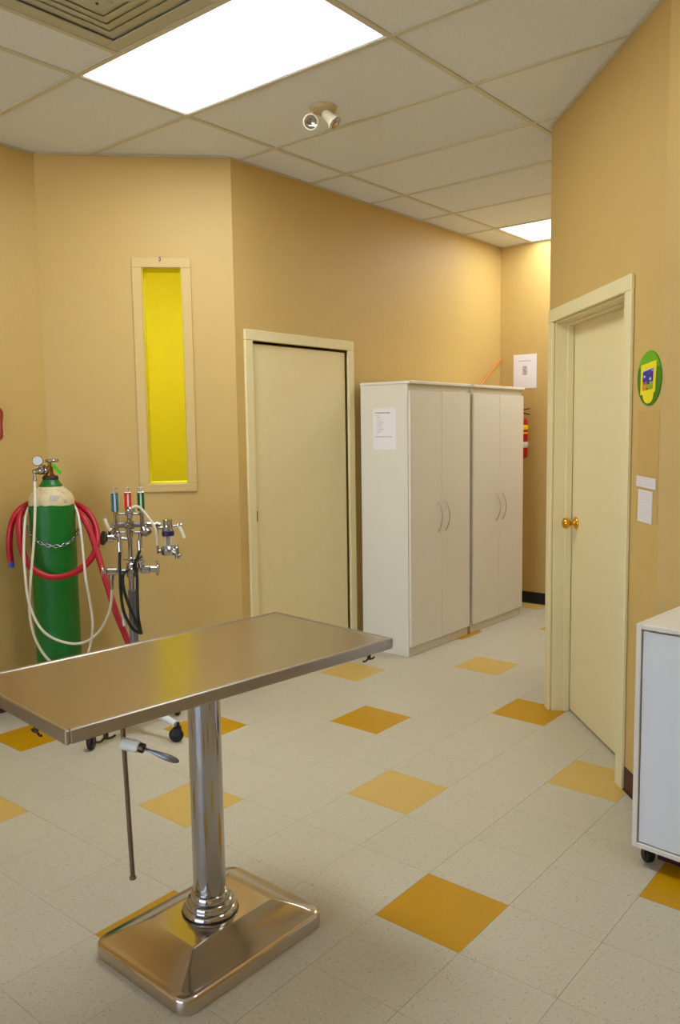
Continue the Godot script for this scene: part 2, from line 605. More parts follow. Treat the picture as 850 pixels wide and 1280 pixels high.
func build_shell() -> void:
	build_floor()
	build_ceiling()
	var r := PackedVector2Array([room[0], room[1], room[2], room[3], room[4], room[7], room[8], room[9], room[10]])
	wall("wall_left", "tan painted wall behind the green gas cylinder", r[0], r[1], M.wall_paint)
	# diagonal wall with the slot window: local x from the left corner
	var dl := (r[2] - r[1]).length()
	var wx0 := dl - 0.510
	var wx1 := dl - 0.293
	wall("wall_left_diagonal", "pale tan diagonal wall with the narrow yellow window", r[1], r[2], M.wall_paint, [[wx0, wx1, 1.224, 2.437]], 0.12)
	var d0 := 0.125
	var d1 := 1.008
	wall("wall_hall_left", "golden tan wall behind the white cabinets and sliding door", r[2], r[3], M.wall_paint, [[d0, d1 + 0.05, 0.0, 2.095]], 0.32, true)
	wall("wall_far", "golden tan end wall of the hallway with the fire extinguisher", r[3], r[4], M.wall_paint)
	wall("wall_hall_right", "golden tan hallway wall hidden behind the diagonal door wall", room[6], room[7], M.wall_paint)
	wall("wall_side_passage", "golden tan wall of the side passage off the hallway", room[5], room[6], M.wall_paint)
	wall("wall_passage_end", "golden tan wall closing the side passage", room[4], room[5], M.wall_paint)
	wall("wall_right_diagonal", "tan diagonal wall with the brass-knobbed door and round green sign", r[5], r[6], M.wall_paint, [[0.09, 0.995, 0.0, 2.052]], 0.17, true)
	wall("wall_right", "pale tan wall behind the white rolling cabinet", r[6], r[7], M.wall_paint)
	wall("wall_outer_right", "tan wall closing the room beside the camera", r[7], r[8], M.wall_paint)
	wall("wall_rear", "tan wall closing the room behind the camera, with a window", r[8], r[0], M.wall_paint, [[1.0, 5.0, 0.6, 2.6]])
	baseboard("baseboard_left", "dark maroon vinyl base along the left wall", r[0], r[1], M.base_maroon, [[0.01, 7.07]])
	baseboard("baseboard_left_diagonal", "dark maroon vinyl base below the narrow window", r[1], r[2], M.base_maroon, [[0.01, dl]])
	baseboard("baseboard_far", "near-black vinyl base along the far hallway wall", r[3], r[4], M.base_dark, [[0.01, 3.38]])
	baseboard("baseboard_hall_left", "near-black vinyl base beside the tall cabinets", r[2], r[3], M.base_dark, [[0.0, 0.06], [2.72, 3.11]])
	baseboard("baseboard_hall_right", "near-black vinyl base along the hidden hallway wall", room[6], room[7], M.base_dark, [[0.0, 0.87]])
	baseboard("baseboard_right_diagonal", "dark maroon vinyl base beside the brass-knobbed door", r[5], r[6], M.base_maroon, [[0.0, 0.028], [1.064, 1.31]])
	baseboard("baseboard_right", "dark maroon vinyl base behind the rolling cabinet", r[6], r[7], M.base_maroon, [[0.0, 2.73]])
	# sliding door
	var f := wall_frame(r[2], r[3])
	var dr := thing("door_1", "cream sliding pocket door with a small brass edge pull", "door", f, "", "structure")
	var cs := 0.063
	part(dr, "casing", MB.new().box(V(d0 - cs / 2, 1.0215 + 0.0, 0.009), V(cs, 2.043, 0.018), 0.004), M.trim_paint)
	part(dr, "casing", MB.new().box(V(d1 + cs / 2, 1.0215, 0.009), V(cs, 2.043, 0.018), 0.004), M.trim_paint)
	part(dr, "casing", MB.new().box(V((d0 + d1) / 2, 2.043 + cs / 2, 0.009), V(d1 - d0 + 2 * cs, cs, 0.018), 0.004), M.trim_paint)
	part(dr, "jamb", MB.new().box(V(d0 + 0.006, 1.0215, -0.06), V(0.012, 2.043, 0.12)), M.trim_paint)
	part(dr, "door_panel", MB.new().box(V((d0 + 0.013 + d1 - 0.007) / 2, 1.0185, -0.026), V(d1 - d0 - 0.020, 2.021, 0.035), 0.002), M.door_paint, "smooth cream door leaf")
	part(dr, "edge_pull", MB.new().box(V(d0 + 0.021, 1.01, -0.0075), V(0.016, 0.062, 0.004), 0.001), M.old_brass, "small brass flush pull")
	# hinged door in the diagonal wall
	f = wall_frame(r[5], r[6])
	var dd := thing("door_2", "cream hinged door set deep in its frame with a round brass knob", "door", f, "", "structure")
	part(dd, "casing", MB.new().box(V(0.0595, 1.026, 0.009), V(0.061, 2.052, 0.018), 0.004), M.trim_paint)
	part(dd, "casing", MB.new().box(V(1.0275, 1.026, 0.009), V(0.065, 2.052, 0.018), 0.004), M.trim_paint)
	part(dd, "casing", MB.new().box(V(0.5445, 2.052 + 0.0325, 0.009), V(1.031, 0.065, 0.018), 0.004), M.trim_paint)
	part(dd, "jamb", MB.new().box(V(0.095, 1.026, -0.085), V(0.010, 2.052, 0.17), 0.001), M.trim_paint)
	part(dd, "jamb", MB.new().box(V(0.990, 1.026, -0.085), V(0.010, 2.052, 0.17), 0.001), M.trim_paint)
	part(dd, "jamb", MB.new().box(V(0.5425, 2.047, -0.085), V(0.885, 0.010, 0.17), 0.001), M.trim_paint)
	for s in [[0.106, 1.02, 0.012, 2.04], [0.979, 1.02, 0.012, 2.04], [0.5425, 2.036, 0.861, 0.012]]:
		part(dd, "door_stop", MB.new().box(V(s[0], s[1], -0.076), V(s[2], s[3], 0.034), 0.002), M.trim_paint)
	var lf := part(dd, "door_panel", MB.new().box(V(0.5425, 1.026, -0.117), V(0.881, 2.030, 0.042), 0.002), M.door_paint, "smooth cream door leaf")
	var kb := part(lf, "knob", MB.new().at(Transform3D(Basis(V(1, 0, 0), V(0, 0, 1), V(0, -1, 0)), V(0.172, 1.022, -0.096))).lathe([P2(0, 0), P2(0.031, 0), P2(0.032, 0.004), P2(0.026, 0.010), P2(0.013, 0.013), P2(0.011, 0.030), P2(0.018, 0.036), P2(0.026, 0.046), P2(0.028, 0.056), P2(0.025, 0.066), P2(0.015, 0.073), P2(0, 0.075)], 28, 0.3), M.brass, "round polished brass knob")
	kb.name = "knob"
	for y in [0.22, 1.2, 1.86]:
		part(dd, "hinge", MB.new().rod(V(0.978, y, -0.093), V(0.978, y + 0.085, -0.093), 0.006), M.old_brass)
	# narrow window
	f = wall_frame(r[1], r[2])
	var wi := thing("window_1", "tall narrow window framed in tan, showing a bright yellow room", "window", f, "", "structure")
	var fw := 0.055
	var cx := (wx0 + wx1) / 2
	for s in [-1.0, 1.0]:
		part(wi, "window_frame", MB.new().box(V(cx + s * ((wx1 - wx0) / 2 + fw / 2), 1.8305, 0.006), V(fw, 1.213, 0.012), 0.003), M.frame_paint)
	part(wi, "window_frame", MB.new().box(V(cx, 2.437 + fw / 2, 0.006), V(wx1 - wx0 + 2 * fw, fw, 0.012), 0.003), M.frame_paint)
	part(wi, "window_frame", MB.new().box(V(cx, 1.224 - 0.024, 0.006), V(wx1 - wx0 + 2 * fw, 0.048, 0.012), 0.003), M.frame_paint)
	for s in [-1.0, 1.0]:
		part(wi, "reveal", MB.new().box(V(cx + s * ((wx1 - wx0) / 2 - 0.002), 1.8305, -0.06), V(0.004, 1.213, 0.12)), M.yellow_paint)
	part(wi, "reveal", MB.new().box(V(cx, 2.435, -0.06), V(wx1 - wx0 - 0.008, 0.004, 0.12)), M.yellow_paint)
	part(wi, "sill", MB.new().box(V(cx, 1.228, -0.06), V(wx1 - wx0 - 0.008, 0.008, 0.12), 0.001), M.yellow_paint)
	# yellow room behind it
	var y0 := thing("wall_yellow_room", "bright yellow room seen through the narrow window", "room", f, "", "structure")
	var bd := 1.9
	part(y0, "back_wall", MB.new().box(V(0.54, HC / 2, -0.12 - bd - 0.03), V(1.2, HC, 0.06)), M.yellow_paint)
	part(y0, "side_wall", MB.new().box(V(-0.03, HC / 2, -0.125 - bd / 2), V(0.06, HC, bd)), M.yellow_paint)
	part(y0, "side_wall", MB.new().box(V(1.06, HC / 2, -0.125 - bd / 2), V(0.06, HC, bd)), M.yellow_paint)
	part(y0, "room_floor", MB.new().box(V(0.54, -0.03, -0.125 - bd / 2), V(1.2, 0.06, bd)), M.tile_white)
	part(y0, "room_ceiling", MB.new().box(V(0.54, HC + 0.03, -0.125 - bd / 2), V(1.2, 0.06, bd)), M.board)
	var lamp := part(y0, "room_lamp", MB.new().box(V(0.52, HC - 0.02, -0.62), V(0.5, 0.035, 0.3), 0.005), M.lamp_diffuser)
	area_lamp(y0, V(0.52, HC - 0.05, -0.62), P2(0.46, 0.26), 2.1, Color(0.95, 0.98, 1.0))
	lamp.name = "room_lamp"
	# hook above the narrow window
	var hk := thing("wall_hook", "tiny metal hook screwed in above the narrow yellow window", "hook", f * Transform3D(Basis(), V(cx - 0.005, 2.485, 0.012)))
	part(hk, "screw_plate", MB.new().box(V(0, 0, 0.002), V(0.010, 0.022, 0.004), 0.001), M.satin_chrome)
	part(hk, "hook_wire", MB.new().tube([V(0, 0.006, 0.004), V(0, 0.0, 0.014), V(0, -0.012, 0.016), V(0, -0.016, 0.010)], 0.002, 6, 0.003), M.satin_chrome)
	# rear window that lets the daylight in
	daylight_window("window_2", "wide daylight window in the wall behind the camera", wall_frame(r[8], r[0]) * Transform3D(Basis(), V(3.0, 0, 0)))
	# repainted patch on the diagonal wall
	f = wall_frame(r[5], r[6])
	var rp := part(self, "paint_patch", MB.new().box(V(1.207, 1.36, 0.0006), V(0.19, 0.43, 0.0012)), M.repair_paint)
	rp.transform = f
	tag(rp, "darker tan repainted rectangle on the wall under the round green sign", "paint patch")


func daylight_window(called: String, label: String, f: Transform3D) -> void:
	var rw := thing(called, label, "window", f, "", "structure")
	for s in [[0.0, 0.57, 4.12, 0.06], [0.0, 2.63, 4.12, 0.06], [-2.03, 1.6, 0.06, 2.0], [2.03, 1.6, 0.06, 2.0], [-0.67, 1.6, 0.05, 2.0], [0.67, 1.6, 0.05, 2.0]]:
		part(rw, "window_frame", MB.new().box(V(s[0], s[1], -0.05), V(s[2], s[3], 0.13), 0.004), M.trim_paint)
	for s in [-1.3475, 0.0, 1.3475]:
		part(rw, "pane", MB.new().box(V(s, 1.6, -0.06), V(1.28, 1.99, 0.004)), M.window_glass)


# ---------------------------------------------------------------- ceiling things
func build_ceiling_things() -> void:
	var X0 := -2.9266
	var x0 := X0 + 1.2192
	var z := func(k): return -0.1863 - 0.6096 * k
	troffer(x0, x0 + 1.2192, z.call(1), z.call(0), E_MAIN, "recessed fluorescent ceiling light beside the air vent")
	troffer(x0, x0 + 1.2192, z.call(7), z.call(6), E_HALL, "recessed fluorescent ceiling light at the end of the hallway")
	troffer(X0 + 3 * 1.2192, X0 + 4 * 1.2192, z.call(1), z.call(0), E_SIDE, "recessed fluorescent ceiling light above the white rolling cabinet")
	troffer(X0 + 2 * 1.2192, X0 + 3 * 1.2192, z.call(6), z.call(5), E_PASSAGE, "recessed fluorescent ceiling light in the side passage off the hallway")
	# stepped square air vent
	var vt := thing("air_vent", "square beige ceiling air vent with stepped louvres beside the light", "air vent", Transform3D(Basis(), V(x0 + 0.6096, HC, -0.1863 + 0.3048)))
	var fr := MB.new()
	var h := 0.2925
	for s in [-1.0, 1.0]:
		fr.box(V(0, 0.004, s * (h - 0.03)), V(h * 2, 0.006, 0.06), 0.002)
		fr.box(V(s * (h - 0.03), 0.004, 0), V(0.06, 0.006, h * 2 - 0.12), 0.002)
	part(vt, "frame", fr, M.vent_metal)
	var sizes := [[0.240, 0.002], [0.193, -0.003], [0.146, -0.008], [0.099, -0.013]]
	for i in sizes.size():
		var a: float = sizes[i][0]
		var y: float = sizes[i][1]
		var c := MB.new()
		var b := a - 0.060
		for q in 4:
			c.xf = Transform3D(Basis(Vector3.UP, q * PI / 2), Vector3.ZERO)
			var nn := V(0, -0.98, 0.2)
			c.quad(V(-a, y + 0.012, a), V(a, y + 0.012, a), V(b, y, b), V(-b, y, b), nn)
			c.quad(V(-a, y + 0.014, a), V(a, y + 0.014, a), V(b, y + 0.003, b), V(-b, y + 0.003, b), -nn)
			c.quad(V(-b, y, b), V(b, y, b), V(b - 0.006, y - 0.001, b - 0.006), V(-b + 0.006, y - 0.001, b - 0.006), V(0, -1, 0))
		part(vt, "louvre", c, M.vent_metal)
	part(vt, "centre_plate", MB.new().box(V(0, -0.015, 0), V(0.082, 0.005, 0.082), 0.002), M.vent_metal)
	part(vt, "screw", MB.new().rod(V(0, -0.020, 0), V(0, -0.017, 0), 0.006), M.black_plastic)
	part(vt, "backing", MB.new().box(V(0, 0.024, 0), V(0.58, 0.01, 0.58)), M.vent_metal)
	# twin head emergency light
	var el := thing("emergency_light", "small twin-head emergency light on a tan ceiling plate", "emergency light", Transform3D(Basis(Vector3.UP, 0.69), V(-1.15, HC, -1.16)))
	part(el, "ceiling_plate", MB.new().lathe([P2(0, -0.016), P2(0.05, -0.016), P2(0.062, -0.010), P2(0.066, 0.004), P2(0, 0.004)], 24), M.tan_plate)
	part(el, "cross_arm", MB.new().tube([V(-0.05, -0.014, 0), V(-0.055, -0.04, 0.005), V(-0.055, -0.06, 0.02)], 0.008, 8, 0.006), M.tan_plate)
	part(el, "cross_arm", MB.new().tube([V(0.03, -0.014, 0), V(0.035, -0.03, 0.005), V(0.04, -0.045, 0.01)], 0.008, 8, 0.006), M.tan_plate)
	for q in [[V(-0.058, -0.072, 0.04), V(-0.02, -0.42, 0.90)], [V(0.042, -0.062, 0.025), V(0.62, -0.72, 0.30)]]:
		var y: Vector3 = q[1].normalized()
		var x: Vector3 = y.cross(V(0.1, 1, 0.2)).normalized()
		var t := Transform3D(Basis(x, y, x.cross(y)), q[0] - y * 0.03)
		var hd := part(el, "lamp_head", MB.new().at(t).lathe([P2(0, -0.028), P2(0.016, -0.028), P2(0.024, -0.018), P2(0.027, 0.03), P2(0.035, 0.042), P2(0.036, 0.055), P2(0.031, 0.056), P2(0.030, 0.046), P2(0.0, 0.040)], 22), M.cream_plastic)
		part(hd, "lens", MB.new().at(t).lathe([P2(0, 0.044), P2(0.012, 0.045), P2(0.022, 0.049), P2(0.0295, 0.054)], 22, 0.2), M.chrome)


# ---------------------------------------------------------------- furniture
func build_cabinets() -> void:
	var specs := [[-2.447, -3.205, "white two-door tall cabinet with the notice taped to its side"], [-3.25, -4.03, "white two-door tall cabinet standing at the hallway end"]]
	for s in specs:
		var z0: float = s[0]
		var L: float = s[0] - s[1]
		# local x along the front (towards -z), y up, z out to the room; origin at the wall side
		var t := thing("tall_cabinet", s[2], "cabinet", Transform3D(Basis(V(0, 0, -1), Vector3.UP, V(1, 0, 0)), V(-1.955, 0, z0)), "tall white cabinets")
		var D := 0.385
		part(t, "side_panel", MB.new().box(V(0.009, 0.904, D / 2), V(0.018, 1.808, D), 0.0015), M.cabinet_white)
		part(t, "side_panel", MB.new().box(V(L - 0.009, 0.904, D / 2), V(0.018, 1.808, D), 0.0015), M.cabinet_white)
		part(t, "back_panel", MB.new().box(V(L / 2, 0.90, 0.004), V(L - 0.036, 1.80, 0.006)), M.cabinet_white)
		part(t, "plinth", MB.new().box(V(L / 2, 0.034, D - 0.012), V(L - 0.037, 0.068, 0.016), 0.001), M.cabinet_white)
		part(t, "rail", MB.new().box(V(L / 2, 1.785, D - 0.012), V(L - 0.037, 0.046, 0.016), 0.001), M.cabinet_white)
		part(t, "shelf", MB.new().box(V(L / 2, 0.077, D / 2), V(L - 0.037, 0.018, D - 0.03)), M.cabinet_white)
		part(t, "top_panel", MB.new().box(V(L / 2, 1.8185, D / 2 + 0.012), V(L + 0.012, 0.020, D + 0.026), 0.003), M.cabinet_white)
		var w := L / 2 - 0.005
		for k in 2:
			var x := 0.0035 + w / 2 + k * (w + 0.003)
			var dr := part(t, "door", MB.new().box(V(x, 0.916, D + 0.011), V(w, 1.694, 0.018), 0.002), M.cabinet_white)
			var hx := L / 2 + (0.047 if k == 1 else -0.047)
			var pts := []
			for i in 13:
				var a := -1.0 + i / 6.0
				pts.append(V(hx, 0.915 + a * 0.104, D + 0.020 + 0.034 * (1 - a * a)))
			part(dr, "handle", MB.new().tube(pts, 0.0045, 8, 0.012), M.nickel, "bowed nickel pull")
	# notice on the near side of the first cabinet
	var im := Image.create(128, 172, false, Image.FORMAT_RGB8)
	im.fill(Color(0.93, 0.91, 0.91))
	var rng := RandomNumberGenerator.new()
	rng.seed = 4
	for y in 4:
		for x in range(10, 94):
			if rng.randf() < 0.75: im.set_pixel(x, 18 + y, Color(0.48, 0.46, 0.45))
	for ln in 11:
		for x in range(20, 26 + rng.randi_range(6, 34)):
			for y in 2:
				if rng.randf() < 0.6: im.set_pixel(x, 30 + ln * 7 + y, Color(0.62, 0.6, 0.58))
	for x in range(10, 104):
		for y in 3:
			if rng.randf() < 0.7: im.set_pixel(x, 117 + y, Color(0.6, 0.58, 0.56))
	var pm := mat("notice_print", Color.WHITE, 0.7)
	pm.albedo_texture = ImageTexture.create_from_image(im)
	sheet("notice_sheet", "typed notice sheet taped to the side of a tall white cabinet", "notice", Transform3D(Basis(), V(-1.752, 1.52, -2.4455)), 0.19, 0.275, pm)
	var im2 := Image.create(110, 150, false, Image.FORMAT_RGB8)
	im2.fill(Color(0.94, 0.91, 0.91))
	for y in 4:
		for x in range(24, 86):
			if rng.randf() < 0.6: im2.set_pixel(x, 27 + y, Color(0.66, 0.62, 0.60))
	for y in range(52, 92):
		for x in range(40, 68):
			var w: float = absf(x - 54) / 13.0
			var g: float = 0.35 + 0.65 * absf(sin(y * 0.35))
			if w < g and rng.randf() < 0.75: im2.set_pixel(x, y, Color(0.58, 0.56, 0.54))
	var pm2 := mat("poster_print", Color.WHITE, 0.7)
	pm2.albedo_texture = ImageTexture.create_from_image(im2)
	sheet("notice_sheet", "white sheet with a small grey emblem on the far wall above the fire extinguisher", "notice", Transform3D(Basis(), V(-1.765, 1.988, -4.469)), 0.214, 0.285, pm2)


func sheet(called: String, label: String, category: String, at: Transform3D, w: float, h: float, m: Material) -> void:
	var t := thing(called, label, category, at)
	var mb := MB.new()
	mb.quad(V(-w / 2, -h / 2, 0.0012), V(w / 2, -h / 2, 0.0012), V(w / 2, h / 2, 0.0012), V(-w / 2, h / 2, 0.0012), V(0, 0, 1))
	part(t, "printed_face", mb, m)
	part(t, "paper_sheet", MB.new().box(V(0, 0, 0.0005), V(w, h, 0.001)), M.paper)


func build_right_wall_things() -> void:
	var f := wall_frame(room[7], room[8])
	# round sign
	var t := thing("round_sign", "round green sign with a yellow tag and small blue picture", "sign", f * Transform3D(Basis(), V(1.210, 1.697, 0.0)))
	var disc := PackedVector2Array()
	for i in 48:
		disc.append(P2(cos(TAU * i / 48.0), sin(TAU * i / 48.0)) * 0.1035)
	var stand := Transform3D(Basis(V(1, 0, 0), V(0, 0, 1), V(0, 1, 0)), Vector3.ZERO)   # (x, z) of a prism to (x, y) of the wall, y of it outwards
	mat("sign_green", Color(0.20, 0.46, 0.03), 0.4)
	mat("sign_lime", Color(0.38, 0.66, 0.03), 0.4)
	mat("sign_yellow", Color(0.93, 0.85, 0.02), 0.45)
	part(t, "disc", MB.new().at(stand).prism(disc, 0.0, 0.004), M.sign_green, "round dark green disc")
	var cap := PackedVector2Array()
	for i in 25:
		var a := PI * (0.13 + 0.74 * i / 24.0)
		cap.append(P2(cos(a), sin(a)) * 0.1025)
	part(t, "lime_field", MB.new().at(stand).prism(cap, 0.004, 0.0048), M.sign_lime, "lime green upper field")
	var tagp := PackedVector2Array([P2(-0.066, 0.052), P2(0.066, 0.064), P2(0.060, -0.052), P2(0.046, -0.056)])
	for i in 9:
		var a := -0.2 - PI * i / 8.0 * 0.88
		tagp.append(P2(cos(a) * 0.046 + 0.0, -0.062 + sin(a) * 0.034))
	tagp.append(P2(-0.050, -0.060))
	tagp.append(P2(-0.068, -0.062))
	part(t, "yellow_tag", MB.new().at(stand).prism(tagp, 0.0048, 0.0064), M.sign_yellow, "bright yellow tag")
	var im := Image.create(64, 96, false, Image.FORMAT_RGB8)
	im.fill(Color(0.06, 0.05, 0.62))
	im.fill_rect(Rect2i(0, 0, 64, 5), Color(0.85, 0.82, 0.85))
	im.fill_rect(Rect2i(0, 62, 64, 34), Color(0.55, 0.62, 0.06))
	im.fill_rect(Rect2i(0, 56, 24, 40), Color(0.80, 0.50, 0.05))
	im.fill_rect(Rect2i(26, 62, 16, 9), Color(0.06, 0.05, 0.55))
	for b in [[10, 30, 6, Color(0.85, 0.85, 0.95)], [46, 48, 6, Color(0.85, 0.88, 0.95)], [57, 12, 5, Color(0.7, 0.68, 0.85)], [40, 22, 6, Color(0.45, 0.18, 0.45)], [40, 36, 8, Color(0.33, 0.03, 0.16)], [12, 62, 7, Color(0.62, 0.05, 0.05)], [14, 76, 5, Color(0.85, 0.55, 0.25)], [28, 90, 5, Color(0.35, 0.12, 0.03)], [50, 66, 6, Color(0.66, 0.68, 0.35)]]:
		for y in range(b[1] - b[2], b[1] + b[2] + 1):
			for x in range(b[0] - b[2], b[0] + b[2] + 1):
				if x >= 0 and x < 64 and y >= 0 and y < 96 and P2(x - b[0], y - b[1]).length() <= b[2]: im.set_pixel(x, y, b[3])
	var pm := mat("picture_print", Color.WHITE, 0.4)
	pm.albedo_texture = ImageTexture.create_from_image(im)
	var pic := MB.new()
	pic.quad(V(-0.049, -0.046, 0.0072), V(0.041, -0.042, 0.0072), V(0.045, 0.040, 0.0072), V(-0.045, 0.030, 0.0072), V(0, 0, 1))
	part(t, "picture", pic, pm, "small blue printed picture")
	# two cards
	var tilt := Basis(V(0, 0, 1), -0.03)
	sheet("wall_card", "small white card with faint print, fixed above a longer slip", "card", f * Transform3D(tilt, V(1.204, 1.299, 0.003)), 0.17, 0.042, faint_print(120, 30, 3, 11))
	sheet("wall_slip", "pale upright paper slip fixed below a small white card", "paper slip", f * Transform3D(Basis(V(0, 0, 1), -0.02), V(1.196, 1.205, 0.0012)), 0.125, 0.125, faint_print(90, 100, 9, 12))


func faint_print(w: int, h: int, lines: int, sd: int) -> StandardMaterial3D:
	var rng := RandomNumberGenerator.new()
	rng.seed = sd
	var im := Image.create(w, h, false, Image.FORMAT_RGB8)
	im.fill(Color(0.86, 0.83, 0.82))
	for l in lines:
		var y := int((l + 0.7) * h / (lines + 0.6))
		for x in range(6, w - 6 - rng.randi_range(0, w / 5)):
			if rng.randf() < 0.62: im.set_pixel(x, mini(y, h - 1), Color(0.74, 0.71, 0.71))
	var m := mat("faint_print_%d" % sd, Color.WHITE, 0.7)
	m.albedo_texture = ImageTexture.create_from_image(im)
	return m


func caster(parent: Node3D, called: String, at: Vector3, r: float, turn: float, w := 0.024) -> void:
	var t := Transform3D(Basis(Vector3.UP, turn), at)
	var wheel := part(parent, called, MB.new().at(t * Transform3D(Basis(V(0, 0, 1), PI / 2), V(0, r, 0))).lathe([P2(0, -w / 2), P2(r * 0.8, -w / 2), P2(r * 0.95, -w * 0.4), P2(r, -w * 0.2), P2(r, w * 0.2), P2(r * 0.95, w * 0.4), P2(r * 0.8, w / 2), P2(0, w / 2)], 24, 0.5), M.black_rubber, "black rubber caster wheel")
	var fk := MB.new().at(t)
	for s in [-1.0, 1.0]:
		fk.box(V(s * (w / 2 + 0.004), r * 1.45, 0.006), V(0.003, r * 1.3, r * 0.9), 0.001)
	fk.box(V(0, r * 2.1, 0.006), V(w + 0.012, 0.004, r * 0.95), 0.001)
	fk.rod(V(0, r * 2.1, 0.012), V(0, r * 2.1 + 0.025, 0.012), 0.007)
	part(wheel, "fork", fk, M.black_plastic)


func build_cart() -> void:
	# origin: front left corner on the floor; x along the front, z to the front
	var t := thing("rolling_cabinet", "white rolling cabinet with a pale grey front panel on black casters", "cabinet", Transform3D(Basis(Vector3.UP, -0.085), V(0.518, 0, -0.792)))
	var W := 0.62
	var D := 0.36
	var y0 := 0.066
	var y1 := 0.853
	part(t, "side_panel", MB.new().box(V(0.009, (y0 + y1) / 2, -D / 2), V(0.018, y1 - y0, D), 0.002), M.cart_white)
	part(t, "side_panel", MB.new().box(V(W - 0.009, (y0 + y1) / 2, -D / 2), V(0.018, y1 - y0, D), 0.002), M.cart_white)
	part(t, "top_panel", MB.new().box(V(W / 2, y1 - 0.009, -D / 2), V(W - 0.037, 0.018, D), 0.002), M.cart_white)
	part(t, "bottom_panel", MB.new().box(V(W / 2, y0 + 0.009, -D / 2), V(W - 0.037, 0.018, D), 0.002), M.cart_white)
	part(t, "back_panel", MB.new().box(V(W / 2, (y0 + y1) / 2, -D + 0.004), V(W - 0.037, y1 - y0 - 0.037, 0.006)), M.cart_white)
	part(t, "front_panel", MB.new().box(V(W / 2, (y0 + y1) / 2 - 0.001, -0.013), V(W - 0.046, y1 - y0 - 0.046, 0.016), 0.001), M.cart_panel, "pale blue grey front panel")
	part(t, "kick_board", MB.new().box(V(W / 2 + 0.02, 0.035, -0.085), V(W - 0.08, 0.056, 0.012), 0.001), M.base_maroon, "dark maroon board under the cabinet")
	for s in [[0.036, -0.052], [W - 0.036, -0.052], [0.036, -D + 0.05], [W - 0.036, -D + 0.05]]:
		caster(t, "caster_wheel", V(s[0], 0.0, s[1]), 0.0245, 0.9, 0.030)


